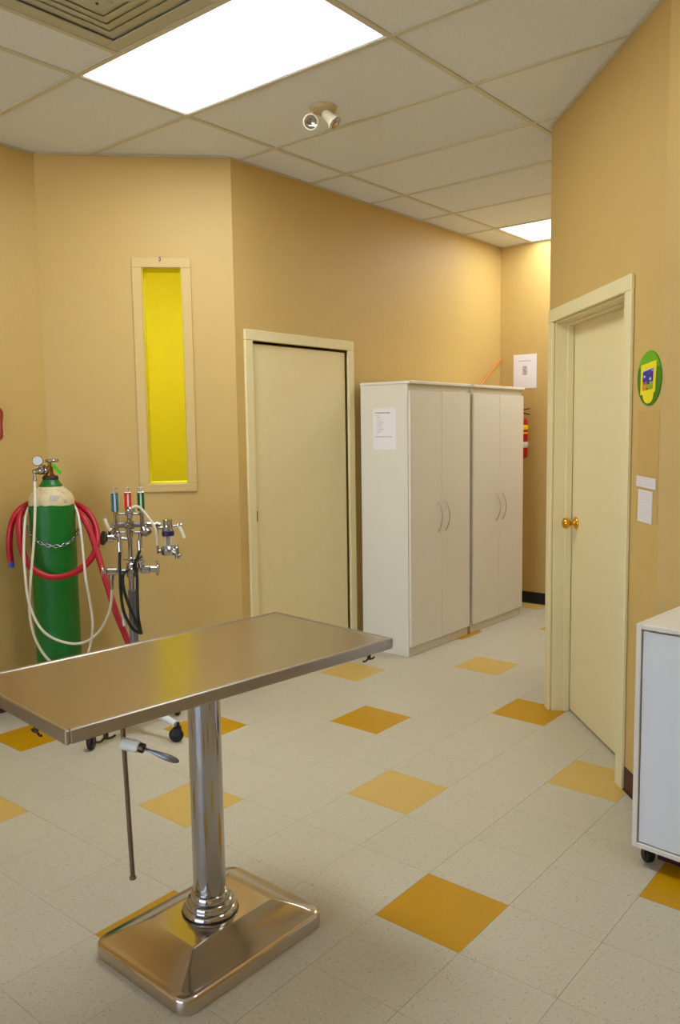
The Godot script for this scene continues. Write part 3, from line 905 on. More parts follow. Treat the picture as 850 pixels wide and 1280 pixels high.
func build_table() -> void:
	var t := thing("exam_table", "stainless steel exam table on a chrome pedestal with a heavy square foot", "table", Transform3D(Basis(Vector3.UP, -0.10), V(-0.33, 0, 0.41)))
	var W := 0.565
	var L := 1.085
	var H := 0.868
	var th := 0.034
	# top: folded sheet with a raised rim and a slightly lower working surface
	var top := MB.new()
	var w := W / 2
	var l := L / 2
	var rim := 0.012
	top.box(V(0, H - 0.0035, 0), V(W - 2 * rim + 0.002, 0.003, L - 2 * rim + 0.002))
	part(t, "table_top", top, M.brushed_steel, "brushed stainless working surface")
	var ed := MB.new()
	for s in [-1.0, 1.0]:
		ed.box(V(s * (w - rim / 2), H - th / 2, 0), V(rim, th, L - 2 * rim), 0.0025)
		ed.box(V(0, H - th / 2, s * (l - rim / 2)), V(W, th, rim), 0.0025)
	part(t, "rim", ed, M.steel_edge, "folded steel edge")
	part(t, "under_frame", MB.new().box(V(0, H - 0.026, 0), V(0.30, 0.03, 0.62), 0.004), M.satin_chrome)
	# column
	var cx := V(0.012, 0, -0.012)
	part(t, "column", MB.new().at(Transform3D(Basis(), cx)).lathe([P2(0, 0.10), P2(0.0485, 0.10), P2(0.0485, 0.60), P2(0.0475, 0.828), P2(0, 0.828)], 48), M.chrome, "polished chrome column")
	part(t, "collar", MB.new().at(Transform3D(Basis(), cx)).lathe([P2(0.046, 0.095), P2(0.082, 0.095), P2(0.083, 0.103), P2(0.078, 0.109), P2(0.072, 0.112), P2(0.071, 0.126), P2(0.066, 0.132), P2(0.058, 0.134), P2(0.056, 0.150), P2(0.0515, 0.155), P2(0.0485, 0.155)], 40, 0.6), M.chrome, "stepped chrome collar")
	part(t, "gasket", MB.new().at(Transform3D(Basis(), cx)).lathe([P2(0.05, 0.091), P2(0.085, 0.091), P2(0.085, 0.095), P2(0.05, 0.095)], 32), M.black_rubber)
	# foot: rounded rectangle, vertical skirt, rounded shoulder, hipped top with a flat crown; built as loft of rounded rectangles
	var foot := MB.new()
	var rings := [[0.212, 0.272, 0.0, 0.045], [0.216, 0.276, 0.004, 0.047], [0.216, 0.276, 0.036, 0.047], [0.213, 0.273, 0.043, 0.046], [0.206, 0.266, 0.047, 0.042], [0.198, 0.258, 0.0485, 0.036], [0.190, 0.250, 0.050, 0.030], [0.148, 0.205, 0.0715, 0.010], [0.108, 0.160, 0.091, 0.004], [0.100, 0.150, 0.093, 0.003]]
	var loops := []
	for g in rings:
		var lp := []
		for q in 4:
			for i in 7:
				var a := PI / 2 * (q + i / 6.0)
				var sx: float = [1, -1, -1, 1][q]
				var sz: float = [1, 1, -1, -1][q]
				lp.append(V(sx * (g[0] - g[3]) + cos(a) * g[3], g[2], sz * (g[1] - g[3]) + sin(a) * g[3]))
		loops.append(lp)
	var nl: int = loops[0].size()
	var fn := []
	for i in loops.size() - 1:
		var row := []
		for j in nl:
			var k := (j + 1) % nl
			var nn: Vector3 = (loops[i + 1][k] - loops[i][j]).cross(loops[i + 1][j] - loops[i][k])
			if nn.length() < 1e-12: nn = V(0, 1, 0)
			nn = nn.normalized()
			if nn.dot(V(loops[i][j].x, 0.3, loops[i][j].z)) < 0: nn = -nn
			row.append(nn)
		fn.append(row)
	var vnorm := func(i: int, j: int, fi: int, fj: int) -> Vector3:
		var own: Vector3 = fn[fi][fj]
		var sum := Vector3.ZERO
		for a in [i - 1, i]:
			if a < 0 or a >= fn.size(): continue
			for b in [posmod(j - 1, nl), j]:
				var c: Vector3 = fn[a][b]
				if c.dot(own) > 0.72: sum += c
		return sum.normalized() if sum.length() > 0.0 else own
	for i in loops.size() - 1:
		for j in nl:
			var k := (j + 1) % nl
			var na: Vector3 = vnorm.call(i, j, i, j)
			var nb: Vector3 = vnorm.call(i + 1, j, i, j)
			var nc: Vector3 = vnorm.call(i + 1, k, i, j)
			var nd: Vector3 = vnorm.call(i, k, i, j)
			foot.tri(loops[i][j], loops[i + 1][j], loops[i + 1][k], na, nb, nc)
			foot.tri(loops[i][j], loops[i + 1][k], loops[i][k], na, nc, nd)
	var last: Array = loops[-1]
	for j in nl:
		foot.tri(V(0, 0.093, 0), last[j], last[(j + 1) % nl], Vector3.UP, Vector3.UP, Vector3.UP)
	foot.box(V(0, 0.002, 0), V(0.4, 0.004, 0.5))
	var ft := part(t, "foot", foot, M.polished_steel, "hipped polished steel foot")
	ft.transform = Transform3D(Basis(Vector3.UP, 0.08), V(0.016, 0, -0.012))
	var skirt := MB.new()
	for s in [-1.0, 1.0]:
		skirt.box(V(s * 0.196, 0.0025, 0), V(0.03, 0.003, 0.44))
		skirt.box(V(0, 0.0025, s * 0.256), V(0.32, 0.003, 0.03))
	part(ft, "foot_pad", skirt, M.black_rubber)
	# hooks under the rim
	for s in [[w - 0.006, -l + 0.105], [w - 0.006, l - 0.10], [-w + 0.006, -l + 0.10], [-w + 0.006, l - 0.10], [0.12, l - 0.006], [-0.12, l - 0.006]]:
		var p := V(s[0], H - th, s[1])
		var hk := MB.new()
		var dz := V(0, 0, 1) if absf(s[0]) > 0.2 else V(1, 0, 0)
		hk.tube([p + V(0, 0.004, 0), p + V(0, -0.010, 0) + dz * 0.004, p + V(0, -0.014, 0) - dz * 0.012, p + V(0, -0.011, 0) - dz * 0.024], 0.003, 8, 0.004)
		hk.tube([p + V(0, -0.008, 0) + dz * 0.002, p + V(0, -0.016, 0) + dz * 0.014, p + V(0, -0.014, 0) + dz * 0.026], 0.003, 8, 0.004)
		hk.rod(p + V(0, 0.004, 0), p + V(0, -0.009, 0), 0.006)
		part(t, "tie_hook", hk, M.dark_metal)
	# tilt crank and hanging rod at the front edge: world placed, given in the table's axes
	var inv := t.transform.affine_inverse()
	var c := func(x: float, y: float, z: float) -> Vector3: return inv * V(x, y, z)
	part(t, "release_rod", MB.new().rod(c.call(-0.121, 0.836, 0.817), c.call(-0.114, 0.452, 0.811), 0.0058, 12).rod(c.call(-0.1141, 0.4535, 0.811), c.call(-0.114, 0.446, 0.811), 0.0085, 12), M.rod_metal, "thin hanging steel rod")
	part(t, "crank_sleeve", MB.new().rod(c.call(-0.112, 0.792, 0.828), c.call(-0.078, 0.783, 0.804), 0.0145, 18), M.white_plastic, "white plastic crank sleeve")
	part(t, "crank_collar", MB.new().rod(c.call(-0.078, 0.783, 0.804), c.call(-0.066, 0.779, 0.797), 0.0115, 16), M.dark_metal)
	var y := (inv.basis * V(0.068, -0.030, -0.046)).normalized()
	var x := y.cross(V(0, 1, 0)).normalized()
	var pb := Transform3D(Basis(x, y, x.cross(y).normalized() * 0.45), c.call(-0.067, 0.780, 0.798))
	part(t, "crank_handle", MB.new().at(pb).lathe([P2(0, 0), P2(0.006, 0.002), P2(0.0075, 0.02), P2(0.012, 0.045), P2(0.014, 0.062), P2(0.012, 0.078), P2(0.006, 0.087), P2(0, 0.089)], 18, 0.3), M.grey_metal, "flattened steel paddle handle")


# ---------------------------------------------------------------- gas equipment
func links(parent: Node3D, pts: Array, wire: float) -> void:
	var c := Curve3D.new()
	for i in pts.size():
		var t: Vector3 = (pts[mini(i + 1, pts.size() - 1)] - pts[maxi(i - 1, 0)]) / 6.0
		c.add_point(pts[i], -t, t)
	var pitch := 0.021
	var n := int(c.get_baked_length() / pitch)
	# one link along x: a stadium of wire
	var path := []
	for i in 13:
		var a := TAU * i / 12.0
		path.append(V(signf(cos(a)) * 0.007 * (0.0 if absf(cos(a)) < 0.01 else 1.0) + cos(a) * 0.007, sin(a) * 0.007, 0))
	var lm := MB.new().tube(path, wire, 6, 0.006).mesh()
	for i in n:
		var p := c.sample_baked((i + 0.5) * pitch)
		var d := (c.sample_baked((i + 0.9) * pitch) - c.sample_baked((i + 0.1) * pitch)).normalized()
		var s := d.cross(V(0, 1, 0)).normalized()
		var b := Basis(d, s.cross(d).normalized(), s)
		if i % 2: b = b * Basis(V(1, 0, 0), PI / 2)
		var o := mpart(parent, "chain_link", lm, M.chrome)
		o.transform = Transform3D(b, p)


func build_cylinder() -> void:
	var f := Transform3D(Basis(V(0.512, 0, -0.859), Vector3.UP, V(0.859, 0, 0.512)), V(-2.474, 0, -0.43))
	var t := thing("gas_cylinder", "tall green oxygen cylinder with a cream shoulder in the room corner", "gas cylinder", f)
	var R := 0.1165
	# the cream coat ends in an uneven line: both coats follow the same wavy edge
	part(t, "body", MB.new().lathe([P2(0, 0.004), P2(R - 0.02, 0.004), P2(R - 0.004, 0.012), P2(R, 0.03), P2(R, 1.152)], 48), M.tank_green, "green painted steel body")
	var sh := MB.new()
	var prof := [P2(R + 0.0006, 0.0), P2(R, 0.022), P2(R - 0.005, 0.040), P2(R - 0.015, 0.057), P2(R - 0.030, 0.073), P2(R - 0.047, 0.087), P2(0.053, 0.100)]
	var rng := RandomNumberGenerator.new()
	rng.seed = 12
	var seg := 48
	var drop := []
	for j in seg: drop.append(rng.randf_range(-0.004, 0.004))
	for i in prof.size() - 1:
		for j in seg:
			var k := (j + 1) % seg
			var P := func(ii: int, jj: int) -> Vector3:
				var a := TAU * jj / seg
				var y: float = prof[ii].y + 1.146 + (drop[jj] if ii == 0 else 0.0)
				return V(cos(a) * prof[ii].x, y, sin(a) * prof[ii].x)
			var N := func(ii: int, jj: int) -> Vector3:
				var d: Vector2 = prof[mini(ii + 1, prof.size() - 1)] - prof[maxi(ii - 1, 0)]
				var a := TAU * jj / seg
				return V(cos(a) * d.y, -d.x, sin(a) * d.y).normalized()
			sh.tri(P.call(i, j), P.call(i + 1, j), P.call(i + 1, k), N.call(i, j), N.call(i + 1, j), N.call(i + 1, k))
			sh.tri(P.call(i, j), P.call(i + 1, k), P.call(i, k), N.call(i, j), N.call(i + 1, k), N.call(i, k))
	part(t, "shoulder", sh, M.tank_cream, "chipped cream painted shoulder")
	part(t, "sticker", MB.new().box(V(0.012, 1.187, R - 0.0015), V(0.036, 0.028, 0.004), 0.001), M.label_white, "small pale sticker")
	part(t, "neck", MB.new().lathe([P2(0.060, 1.240), P2(0.060, 1.247), P2(0.052, 1.256), P2(0.044, 1.268), P2(0.041, 1.276), P2(0, 1.276)], 32), M.tank_green)
	part(t, "neck_ring", MB.new().lathe([P2(0.038, 1.272), P2(0.040, 1.276), P2(0.041, 1.290), P2(0.036, 1.297), P2(0.022, 1.300), P2(0, 1.300)], 28), M.rust_cap, "dark brown neck ring")
	part(t, "valve_body", MB.new().lathe([P2(0, 1.296), P2(0.022, 1.296), P2(0.022, 1.308), P2(0.017, 1.312), P2(0.017, 1.345), P2(0.011, 1.350), P2(0.009, 1.372), P2(0, 1.372)], 20), M.old_brass)
	var hw := MB.new()
	var ring := []
	for i in 25: ring.append(V(0.012 + cos(TAU * i / 24.0) * 0.028, 1.377, sin(TAU * i / 24.0) * 0.028))
	hw.tube(ring, 0.0085, 8, 0.006)
	hw.box(V(0.012, 1.377, 0), V(0.05, 0.006, 0.010), 0.002)
	hw.box(V(0.012, 1.377, 0), V(0.010, 0.006, 0.05), 0.002)
	part(t, "handwheel", hw, M.satin_chrome)
	# regulator
	var rg := part(t, "regulator", MB.new().rod(V(-0.010, 1.330, 0.0), V(-0.026, 1.330, 0.006), 0.0187).rod(V(-0.024, 1.329, 0.006), V(-0.036, 1.328, 0.012), 0.0287, 20).rod(V(-0.036, 1.328, 0.012), V(-0.060, 1.324, 0.024), 0.0213, 18).rod(V(-0.058, 1.325, 0.023), V(-0.084, 1.320, 0.036), 0.0150, 16).rod(V(-0.078, 1.321, 0.034), V(-0.078, 1.268, 0.048), 0.0081).rod(V(-0.078, 1.29, 0.042), V(-0.078, 1.275, 0.046), 0.0112), M.chrome)
	var gt := Transform3D(Basis(V(1, 0, 0), V(0, 0.25, 0.97), V(0, -0.97, 0.25)), V(-0.060, 1.374, 0.014))
	var gg := part(rg, "gauge", MB.new().at(gt).lathe([P2(0, 0), P2(0.022, 0), P2(0.027, 0.004), P2(0.028, 0.020), P2(0.026, 0.023), P2(0.024, 0.021), P2(0, 0.021)], 28).at(Transform3D()).rod(V(-0.058, 1.33, 0.018), V(-0.059, 1.352, 0.018), 0.006), M.chrome, "round pressure gauge")
	gg.name = "gauge"
	part(rg, "gauge_face", MB.new().at(gt).lathe([P2(0.0238, 0.0212), P2(0, 0.0224)], 28).at(gt).box(V(0.004, 0.0226, 0.005), V(0.002, 0.0006, 0.02)), M.gauge_face)
	var tg := MB.new()
	tg.xf = Transform3D(Basis(V(0, 0, 1), 0.72), V(0.033, 1.333, 0.028))
	tg.box(V(0, 0, 0), V(0.018, 0.062, 0.003), 0.0012)
	part(t, "valve_tag", tg, M.lime_plastic, "bright lime green tag")
	# retaining chain
	var ch := thing("retaining_chain", "steel chain holding the green cylinder to the wall corner", "chain", f)
	var inv := f.affine_inverse()
	var hl: Vector3 = inv * V(-2.725, 1.057, -0.39)
	var hr: Vector3 = inv * V(-2.604, 1.035, -0.703)
	var g := R + 0.010
	var pts := [hl]
	for q in [[-172, 1.022], [-205 + 360 - 360, 0.995], [-222, 0.975], [-242, 0.950], [-262, 0.936], [-285, 0.932], [-308, 0.945], [-335, 0.972], [-362, 1.0]]:
		var a := deg_to_rad(-q[0])
		pts.append(V(cos(a) * g, q[1], -sin(a) * g * -1.0) if false else V(cos(deg_to_rad(q[0])) * g, q[1], sin(deg_to_rad(q[0])) * g))
	pts.append(hr)
	links(ch, pts, 0.0022)
	for h in [[hl, V(-2.737, 1.057, -0.39)], [hr, V(-2.614, 1.035, -0.711)]]:
		var wp: Vector3 = inv * h[1]
		part(ch, "wall_eye", MB.new().rod(wp, h[0], 0.005).rod(wp, wp.lerp(h[0], 0.3), 0.014), M.chrome)
	# red scavenging hose looped over the shoulder
	var rd := thing("red_hose", "thick red rubber hose looped round the green cylinder", "hose", f)
	part(rd, "hose", MB.new().tube([V(-0.217, 0.850, 0.0), V(-0.221, 0.905, 0), V(-0.217, 0.987, 0), V(-0.197, 1.07, -0.01), V(-0.160, 1.122, -0.04), V(-0.09, 1.155, -0.105), V(0.0, 1.165, -0.150), V(0.08, 1.150, -0.12), V(0.140, 1.128, -0.04), V(0.183, 1.092, 0.0), V(0.214, 1.03, 0.04), V(0.221, 0.95, 0.10), V(0.195, 0.876, 0.13), V(0.144, 0.822, 0.150), V(0.083, 0.789, 0.158), V(0.011, 0.777, 0.160), V(-0.055, 0.790, 0.158), V(-0.119, 0.838, 0.145), V(-0.153, 0.912, 0.11), V(-0.167, 1.02, 0.06), V(-0.156, 1.10, 0.0), V(-0.10, 1.135, -0.11), V(0.0, 1.13, -0.165), V(0.10, 1.118, -0.10), V(0.146, 1.085, 0.03), V(0.184, 1.005, 0.08), V(0.220, 0.871, 0.14), V(0.248, 0.750, 0.20), V(0.288, 0.592, 0.28), V(0.329, 0.471, 0.36), V(0.352, 0.40, 0.40), V(0.36, 0.32, 0.40)], 0.0165, 14), M.hose_red)
	part(rd, "hose_tip", MB.new().rod(V(-0.2165, 0.852, 0), V(-0.2150, 0.826, 0.0), 0.0150, 16).rod(V(-0.2150, 0.828, 0.0), V(-0.2145, 0.818, 0.0), 0.0125, 14), M.hose_tip, "blue hose end")
	# white gas hose
	var wh := thing("white_gas_hose", "thin white hose hanging in loops from the cylinder regulator", "hose", f)
	part(wh, "hose", MB.new().tube([V(-0.078, 1.272, 0.047), V(-0.080, 1.20, 0.11), V(-0.083, 1.12, 0.15), V(-0.097, 0.959, 0.185), V(-0.123, 0.753, 0.18), V(-0.134, 0.607, 0.17), V(-0.117, 0.479, 0.17), V(-0.075, 0.377, 0.17), V(-0.019, 0.315, 0.17), V(0.06, 0.29, 0.17), V(0.135, 0.346, 0.17), V(0.163, 0.429, 0.17), V(0.174, 0.515, 0.17), V(0.167, 0.623, 0.17), V(0.150, 0.753, 0.185), V(0.145, 0.859, 0.15), V(0.138, 1.007, 0.09), V(0.122, 1.115, 0.02), V(0.07, 1.19, -0.10), V(0.0, 1.20, -0.12), V(-0.07, 1.185, -0.09), V(-0.112, 1.14, 0.0), V(-0.132, 1.085, 0.07), V(-0.145, 0.955, 0.14), V(-0.146, 0.834, 0.185), V(-0.135, 0.67, 0.195), V(-0.094, 0.542, 0.20), V(-0.031, 0.471, 0.21), V(0.065, 0.432, 0.22), V(0.144, 0.453, 0.27), V(0.210, 0.528, 0.34), V(0.253, 0.643, 0.41), V(0.263, 0.742, 0.44)], 0.0068, 10), M.hose_white)


func build_machine() -> void:
	var f := Transform3D(Basis(V(0.584, 0, -0.812), Vector3.UP, V(0.812, 0, 0.584)), V(-1.905, 0, -0.51))
	var t := thing("anesthesia_machine", "chrome anesthesia machine on a wheeled pole with three coloured flow tubes", "medical machine", f)
	var inv := f.affine_inverse()
	# rolling base: four white legs with black casters
	part(t, "hub", MB.new().lathe([P2(0, 0.09), P2(0.04, 0.09), P2(0.046, 0.10), P2(0.046, 0.15), P2(0.030, 0.165), P2(0.024, 0.19), P2(0, 0.19)], 24), M.white_plastic)
	for w in [V(-1.884, 0, -0.225), V(-1.635, 0, -0.540), V(-1.93, 0, -0.79), V(-2.17, 0, -0.50)]:
		var e: Vector3 = inv * w
		var d := V(e.x, 0, e.z)
		var dir := d.normalized()
		part(t, "leg", MB.new().tube([dir * 0.03 + V(0, 0.125, 0), d * 0.6 + V(0, 0.115, 0), d + V(0, 0.088, 0)], 0.017, 12, 0.03), M.white_plastic, "white painted leg")
		caster(t, "caster_wheel", V(e.x, 0, e.z), 0.036, atan2(dir.x, dir.z) + 0.5, 0.024)
	part(t, "pole", MB.new().rod(V(0, 0.17, 0), V(0, 0.735, 0), 0.0205, 24), M.grey_metal, "grey lower pole")
	part(t, "upper_pole", MB.new().rod(V(0, 0.73, 0), V(0, 0.84, 0), 0.016, 20).rod(V(0, 0.84, 0), V(0, 1.145, 0), 0.0115, 20), M.chrome)
	# flow meters
	for q in [[-0.066, M.meter_blue], [-0.003, M.meter_red], [0.059, M.meter_green]]:
		var x: float = q[0]
		var fm := part(t, "flow_tube", MB.new().box(V(x - 0.0115, 1.176, 0.0), V(0.011, 0.088, 0.022), 0.002).box(V(x + 0.0115, 1.176, 0.0), V(0.011, 0.088, 0.022), 0.002).box(V(x, 1.176, -0.008), V(0.014, 0.088, 0.004)), q[1], "coloured flow tube housing")
		part(fm, "glass_tube", MB.new().rod(V(x, 1.128, 0.003), V(x, 1.222, 0.003), 0.0055, 14), M.white_plastic)
		part(fm, "cap", MB.new().box(V(x, 1.223, 0), V(0.034, 0.006, 0.024), 0.002).rod(V(x, 1.225, 0), V(x, 1.244, 0), 0.003).rod(V(x - 0.013, 1.246, 0), V(x + 0.013, 1.246, 0), 0.0035), M.satin_chrome)
		part(fm, "stem", MB.new().rod(V(x + 0.004, 1.03, 0.002), V(x + 0.002, 1.133, 0.002), 0.0110, 16).rod(V(x + 0.004, 1.005, 0.002), V(x + 0.004, 1.035, 0.002), 0.0155, 16) if absf(x) > 0.02 else MB.new().rod(V(x, 1.10, 0.006), V(x, 1.132, 0.006), 0.009, 16), M.chrome)
	# manifold bars
	part(t, "cross_bar", MB.new().rod(V(-0.085, 1.064, -0.004), V(0.085, 1.060, -0.004), 0.0135, 18), M.grey_metal)
	part(t, "outlet_bar", MB.new().rod(V(0.083, 1.060, -0.004), V(0.118, 1.058, -0.004), 0.013, 18).rod(V(0.116, 1.058, -0.004), V(0.150, 1.056, -0.004), 0.0095, 16).rod(V(0.128, 1.058, -0.004), V(0.140, 1.058, -0.004), 0.015, 8), M.chrome)
	part(t, "cross_bar", MB.new().rod(V(-0.048, 1.025, 0.004), V(0.058, 1.022, 0.004), 0.0065, 14).rod(V(0.0, 1.021, 0.0), V(0.0, 1.0, 0.0), 0.014, 14), M.chrome)
	part(t, "cross_bar", MB.new().rod(V(-0.05, 1.118, 0.0), V(0.05, 1.114, 0.0), 0.006, 14), M.chrome)
	part(t, "clamp_block", MB.new().box(V(0, 1.062, 0.002), V(0.044, 0.040, 0.036), 0.004).rod(V(0, 1.00, 0), V(0, 1.035, 0), 0.017, 18).rod(V(-0.010, 1.062, 0.016), V(-0.010, 1.062, 0.026), 0.008), M.chrome)
	part(t, "ball_valve", MB.new().at(Transform3D(Basis(), V(0.003, 1.137, 0.016))).lathe([P2(0, -0.02), P2(0.012, -0.017), P2(0.019, -0.008), P2(0.020, 0.004), P2(0.014, 0.015), P2(0.006, 0.019), P2(0, 0.02)], 20, 0.2).at(Transform3D()).rod(V(-0.02, 1.128, 0.02), V(0.03, 1.137, 0.02), 0.009).rod(V(0.003, 1.095, 0.008), V(0.003, 1.128, 0.012), 0.013), M.chrome)
	for s in [[-0.051, 0.937], [0.045, 0.940]]:
		part(t, "hose_fitting", MB.new().rod(V(s[0] + (0.0 if s[0] < 0 else 0.006), 1.02, 0.012), V(s[0], s[1] + 0.02, 0.03), 0.0105).rod(V(s[0], s[1] + 0.045, 0.026), V(s[0], s[1] - 0.005, 0.034), 0.0135, 8), M.chrome)
	# left hand valve
	part(t, "pop_off_valve", MB.new().rod(V(-0.012, 0.992, 0.0), V(-0.085, 1.000, 0.006), 0.0077).rod(V(-0.078, 1.0, 0.006), V(-0.112, 1.003, 0.010), 0.0205, 18).rod(V(-0.106, 1.003, 0.010), V(-0.124, 1.004, 0.012), 0.0115).rod(V(-0.092, 1.003, 0.008), V(-0.090, 1.05, 0.008), 0.0128).rod(V(-0.090, 1.045, 0.008), V(-0.074, 1.060, 0.004), 0.0102), M.chrome)
	part(t, "valve_wheel", MB.new().rod(V(-0.121, 1.003, 0.012), V(-0.132, 1.005, 0.016), 0.0358, 24), M.dark_metal)
	part(t, "breathing_tube", MB.new().tube([V(-0.094, 1.04, 0.02), V(-0.106, 1.065, 0.025), V(-0.118, 1.10, 0.02)], 0.008, 10, 0.01), M.hose_white)
	part(t, "side_valve", MB.new().rod(V(0.07, 1.055, 0.012), V(0.078, 1.028, 0.018), 0.0179).rod(V(0.078, 1.03, 0.02), V(0.09, 1.018, 0.03), 0.0230, 20), M.satin_chrome)
	# lower valves on both sides of the pole
	part(t, "lower_block", MB.new().rod(V(0, 0.80, 0), V(0, 0.872, 0), 0.0250, 20).rod(V(0, 0.832, 0.010), V(0, 0.832, 0.03), 0.0154).rod(V(0.0, 0.885, 0), V(0, 0.90, 0), 0.0192).rod(V(-0.035, 0.893, 0.004), V(0.03, 0.890, 0.008), 0.0077), M.chrome)
	part(t, "lower_valve", MB.new().rod(V(-0.018, 0.831, 0.004), V(-0.075, 0.833, 0.006), 0.0102).rod(V(-0.07, 0.833, 0.006), V(-0.118, 0.835, 0.008), 0.0198, 20).rod(V(-0.118, 0.835, 0.008), V(-0.138, 0.836, 0.008), 0.0102).rod(V(-0.136, 0.836, 0.008), V(-0.144, 0.837, 0.008), 0.0256, 20).rod(V(-0.139, 0.85, 0.008), V(-0.141, 0.872, 0.008), 0.0051).rod(V(-0.096, 0.825, 0.008), V(-0.097, 0.79, 0.006), 0.0128).rod(V(-0.097, 0.795, 0.006), V(-0.097, 0.745, 0.0), 0.0096), M.chrome)
	part(t, "lower_valve", MB.new().rod(V(0.018, 0.834, 0.006), V(0.05, 0.838, 0.010), 0.0141).rod(V(0.046, 0.838, 0.010), V(0.092, 0.837, 0.014), 0.0224, 20).rod(V(0.090, 0.837, 0.014), V(0.128, 0.834, 0.018), 0.0154, 18).rod(V(0.050, 0.846, 0.012), V(0.046, 0.885, 0.014), 0.0154).rod(V(0.034, 0.884, 0.014), V(0.062, 0.892, 0.016), 0.0218, 20), M.chrome)
	part(t, "valve_wheel", MB.new().rod(V(0.124, 0.834, 0.018), V(0.135, 0.833, 0.020), 0.0307, 24).rod(V(0.128, 0.85, 0.018), V(0.127, 0.878, 0.018), 0.0051), M.satin_chrome)
	# vaporiser canister
	var cn := Transform3D(Basis(), V(0.186, 0, 0.004))
	var can := part(t, "canister", MB.new().at(cn).lathe([P2(0, 0.903), P2(0.034, 0.903), P2(0.039, 0.910), P2(0.039, 0.938), P2(0.031, 0.947), P2(0, 0.947)], 28).lathe([P2(0.029, 0.998), P2(0.029, 1.030), P2(0.0225, 1.040), P2(0.0225, 1.070), P2(0.025, 1.074), P2(0.024, 1.082), P2(0.010, 1.086), P2(0, 1.086)], 28).rod(V(0, 0.94, 0), V(0, 1.0, 0), 0.010), M.chrome, "chrome and glass canister")
	part(can, "glass_jar", MB.new().at(cn).lathe([P2(0.026, 0.944), P2(0.0275, 0.95), P2(0.0275, 0.999)], 28), M.clear_glass)
	part(can, "band", MB.new().at(cn).lathe([P2(0.0290, 1.000), P2(0.0305, 1.001), P2(0.0305, 1.024), P2(0.0290, 1.025)], 28), M.purple_band, "dark purple band")
	part(t, "canister_bracket", MB.new().box(V(0.133, 0.985, -0.002), V(0.010, 0.148, 0.022), 0.002).box(V(0.148, 1.04, -0.004), V(0.034, 0.012, 0.016), 0.002).box(V(0.146, 0.922, -0.002), V(0.030, 0.016, 0.018), 0.002), M.satin_chrome)
	part(t, "drain_valve", MB.new().rod(V(0.205, 0.925, 0.024), V(0.226, 0.915, 0.036), 0.017).rod(V(0.224, 0.945, 0.036), V(0.227, 0.885, 0.036), 0.012).rod(V(0.222, 0.900, 0.036), V(0.246, 0.908, 0.042), 0.010).rod(V(0.224, 0.955, 0.02), V(0.224, 0.93, 0.03), 0.010), M.satin_chrome)
	part(t, "tee_fitting", MB.new().rod(V(0.21, 1.046, 0.004), V(0.258, 1.052, 0.004), 0.006).rod(V(0.238, 1.040, 0.004), V(0.240, 1.062, 0.004), 0.008), M.chrome)
	part(t, "breathing_tube", MB.new().tube([V(0.242, 1.042, 0.006), V(0.252, 1.02, 0.010), V(0.264, 0.985, 0.012)], 0.009, 10, 0.01), M.hose_white)
	part(t, "outlet_tube", MB.new().tube([V(0.012, 1.146, 0.022), V(0.030, 1.156, 0.024), V(0.055, 1.147, 0.024), V(0.085, 1.107, 0.026), V(0.112, 1.065, 0.028), V(0.127, 1.025, 0.026), V(0.130, 0.955, 0.016)], 0.0068, 10, 0.012), M.hose_white, "milky plastic tube")
	# black hoses
	for h in [[V(-0.051, 0.938, 0.034), V(-0.055, 0.88, 0.05), V(-0.055, 0.818, 0.06), V(-0.055, 0.738, 0.06), V(-0.044, 0.637, 0.06), V(-0.008, 0.553, 0.06), V(0.030, 0.522, 0.05)],
			[V(0.045, 0.938, 0.034), V(0.030, 0.90, 0.05), V(0.020, 0.87, 0.03), V(0.026, 0.80, 0.03), V(0.024, 0.72, 0.045), V(0.024, 0.604, 0.055), V(0.036, 0.518, 0.055)],
			[V(-0.020, 0.84, 0.03), V(-0.042, 0.815, 0.055), V(-0.038, 0.74, 0.06), V(-0.005, 0.63, 0.062), V(0.036, 0.520, 0.058)]]:
		part(t, "black_hose", MB.new().tube(h, 0.0078, 10), M.black_rubber)
	part(t, "sample_line", MB.new().tube([V(-0.038, 0.80, 0.04), V(-0.048, 0.72, 0.05), V(-0.046, 0.66, 0.05), V(-0.052, 0.62, 0.05), V(-0.046, 0.59, 0.05)], 0.003, 8, 0.01).rod(V(-0.046, 0.60, 0.05), V(-0.044, 0.565, 0.05), 0.008), M.white_plastic)


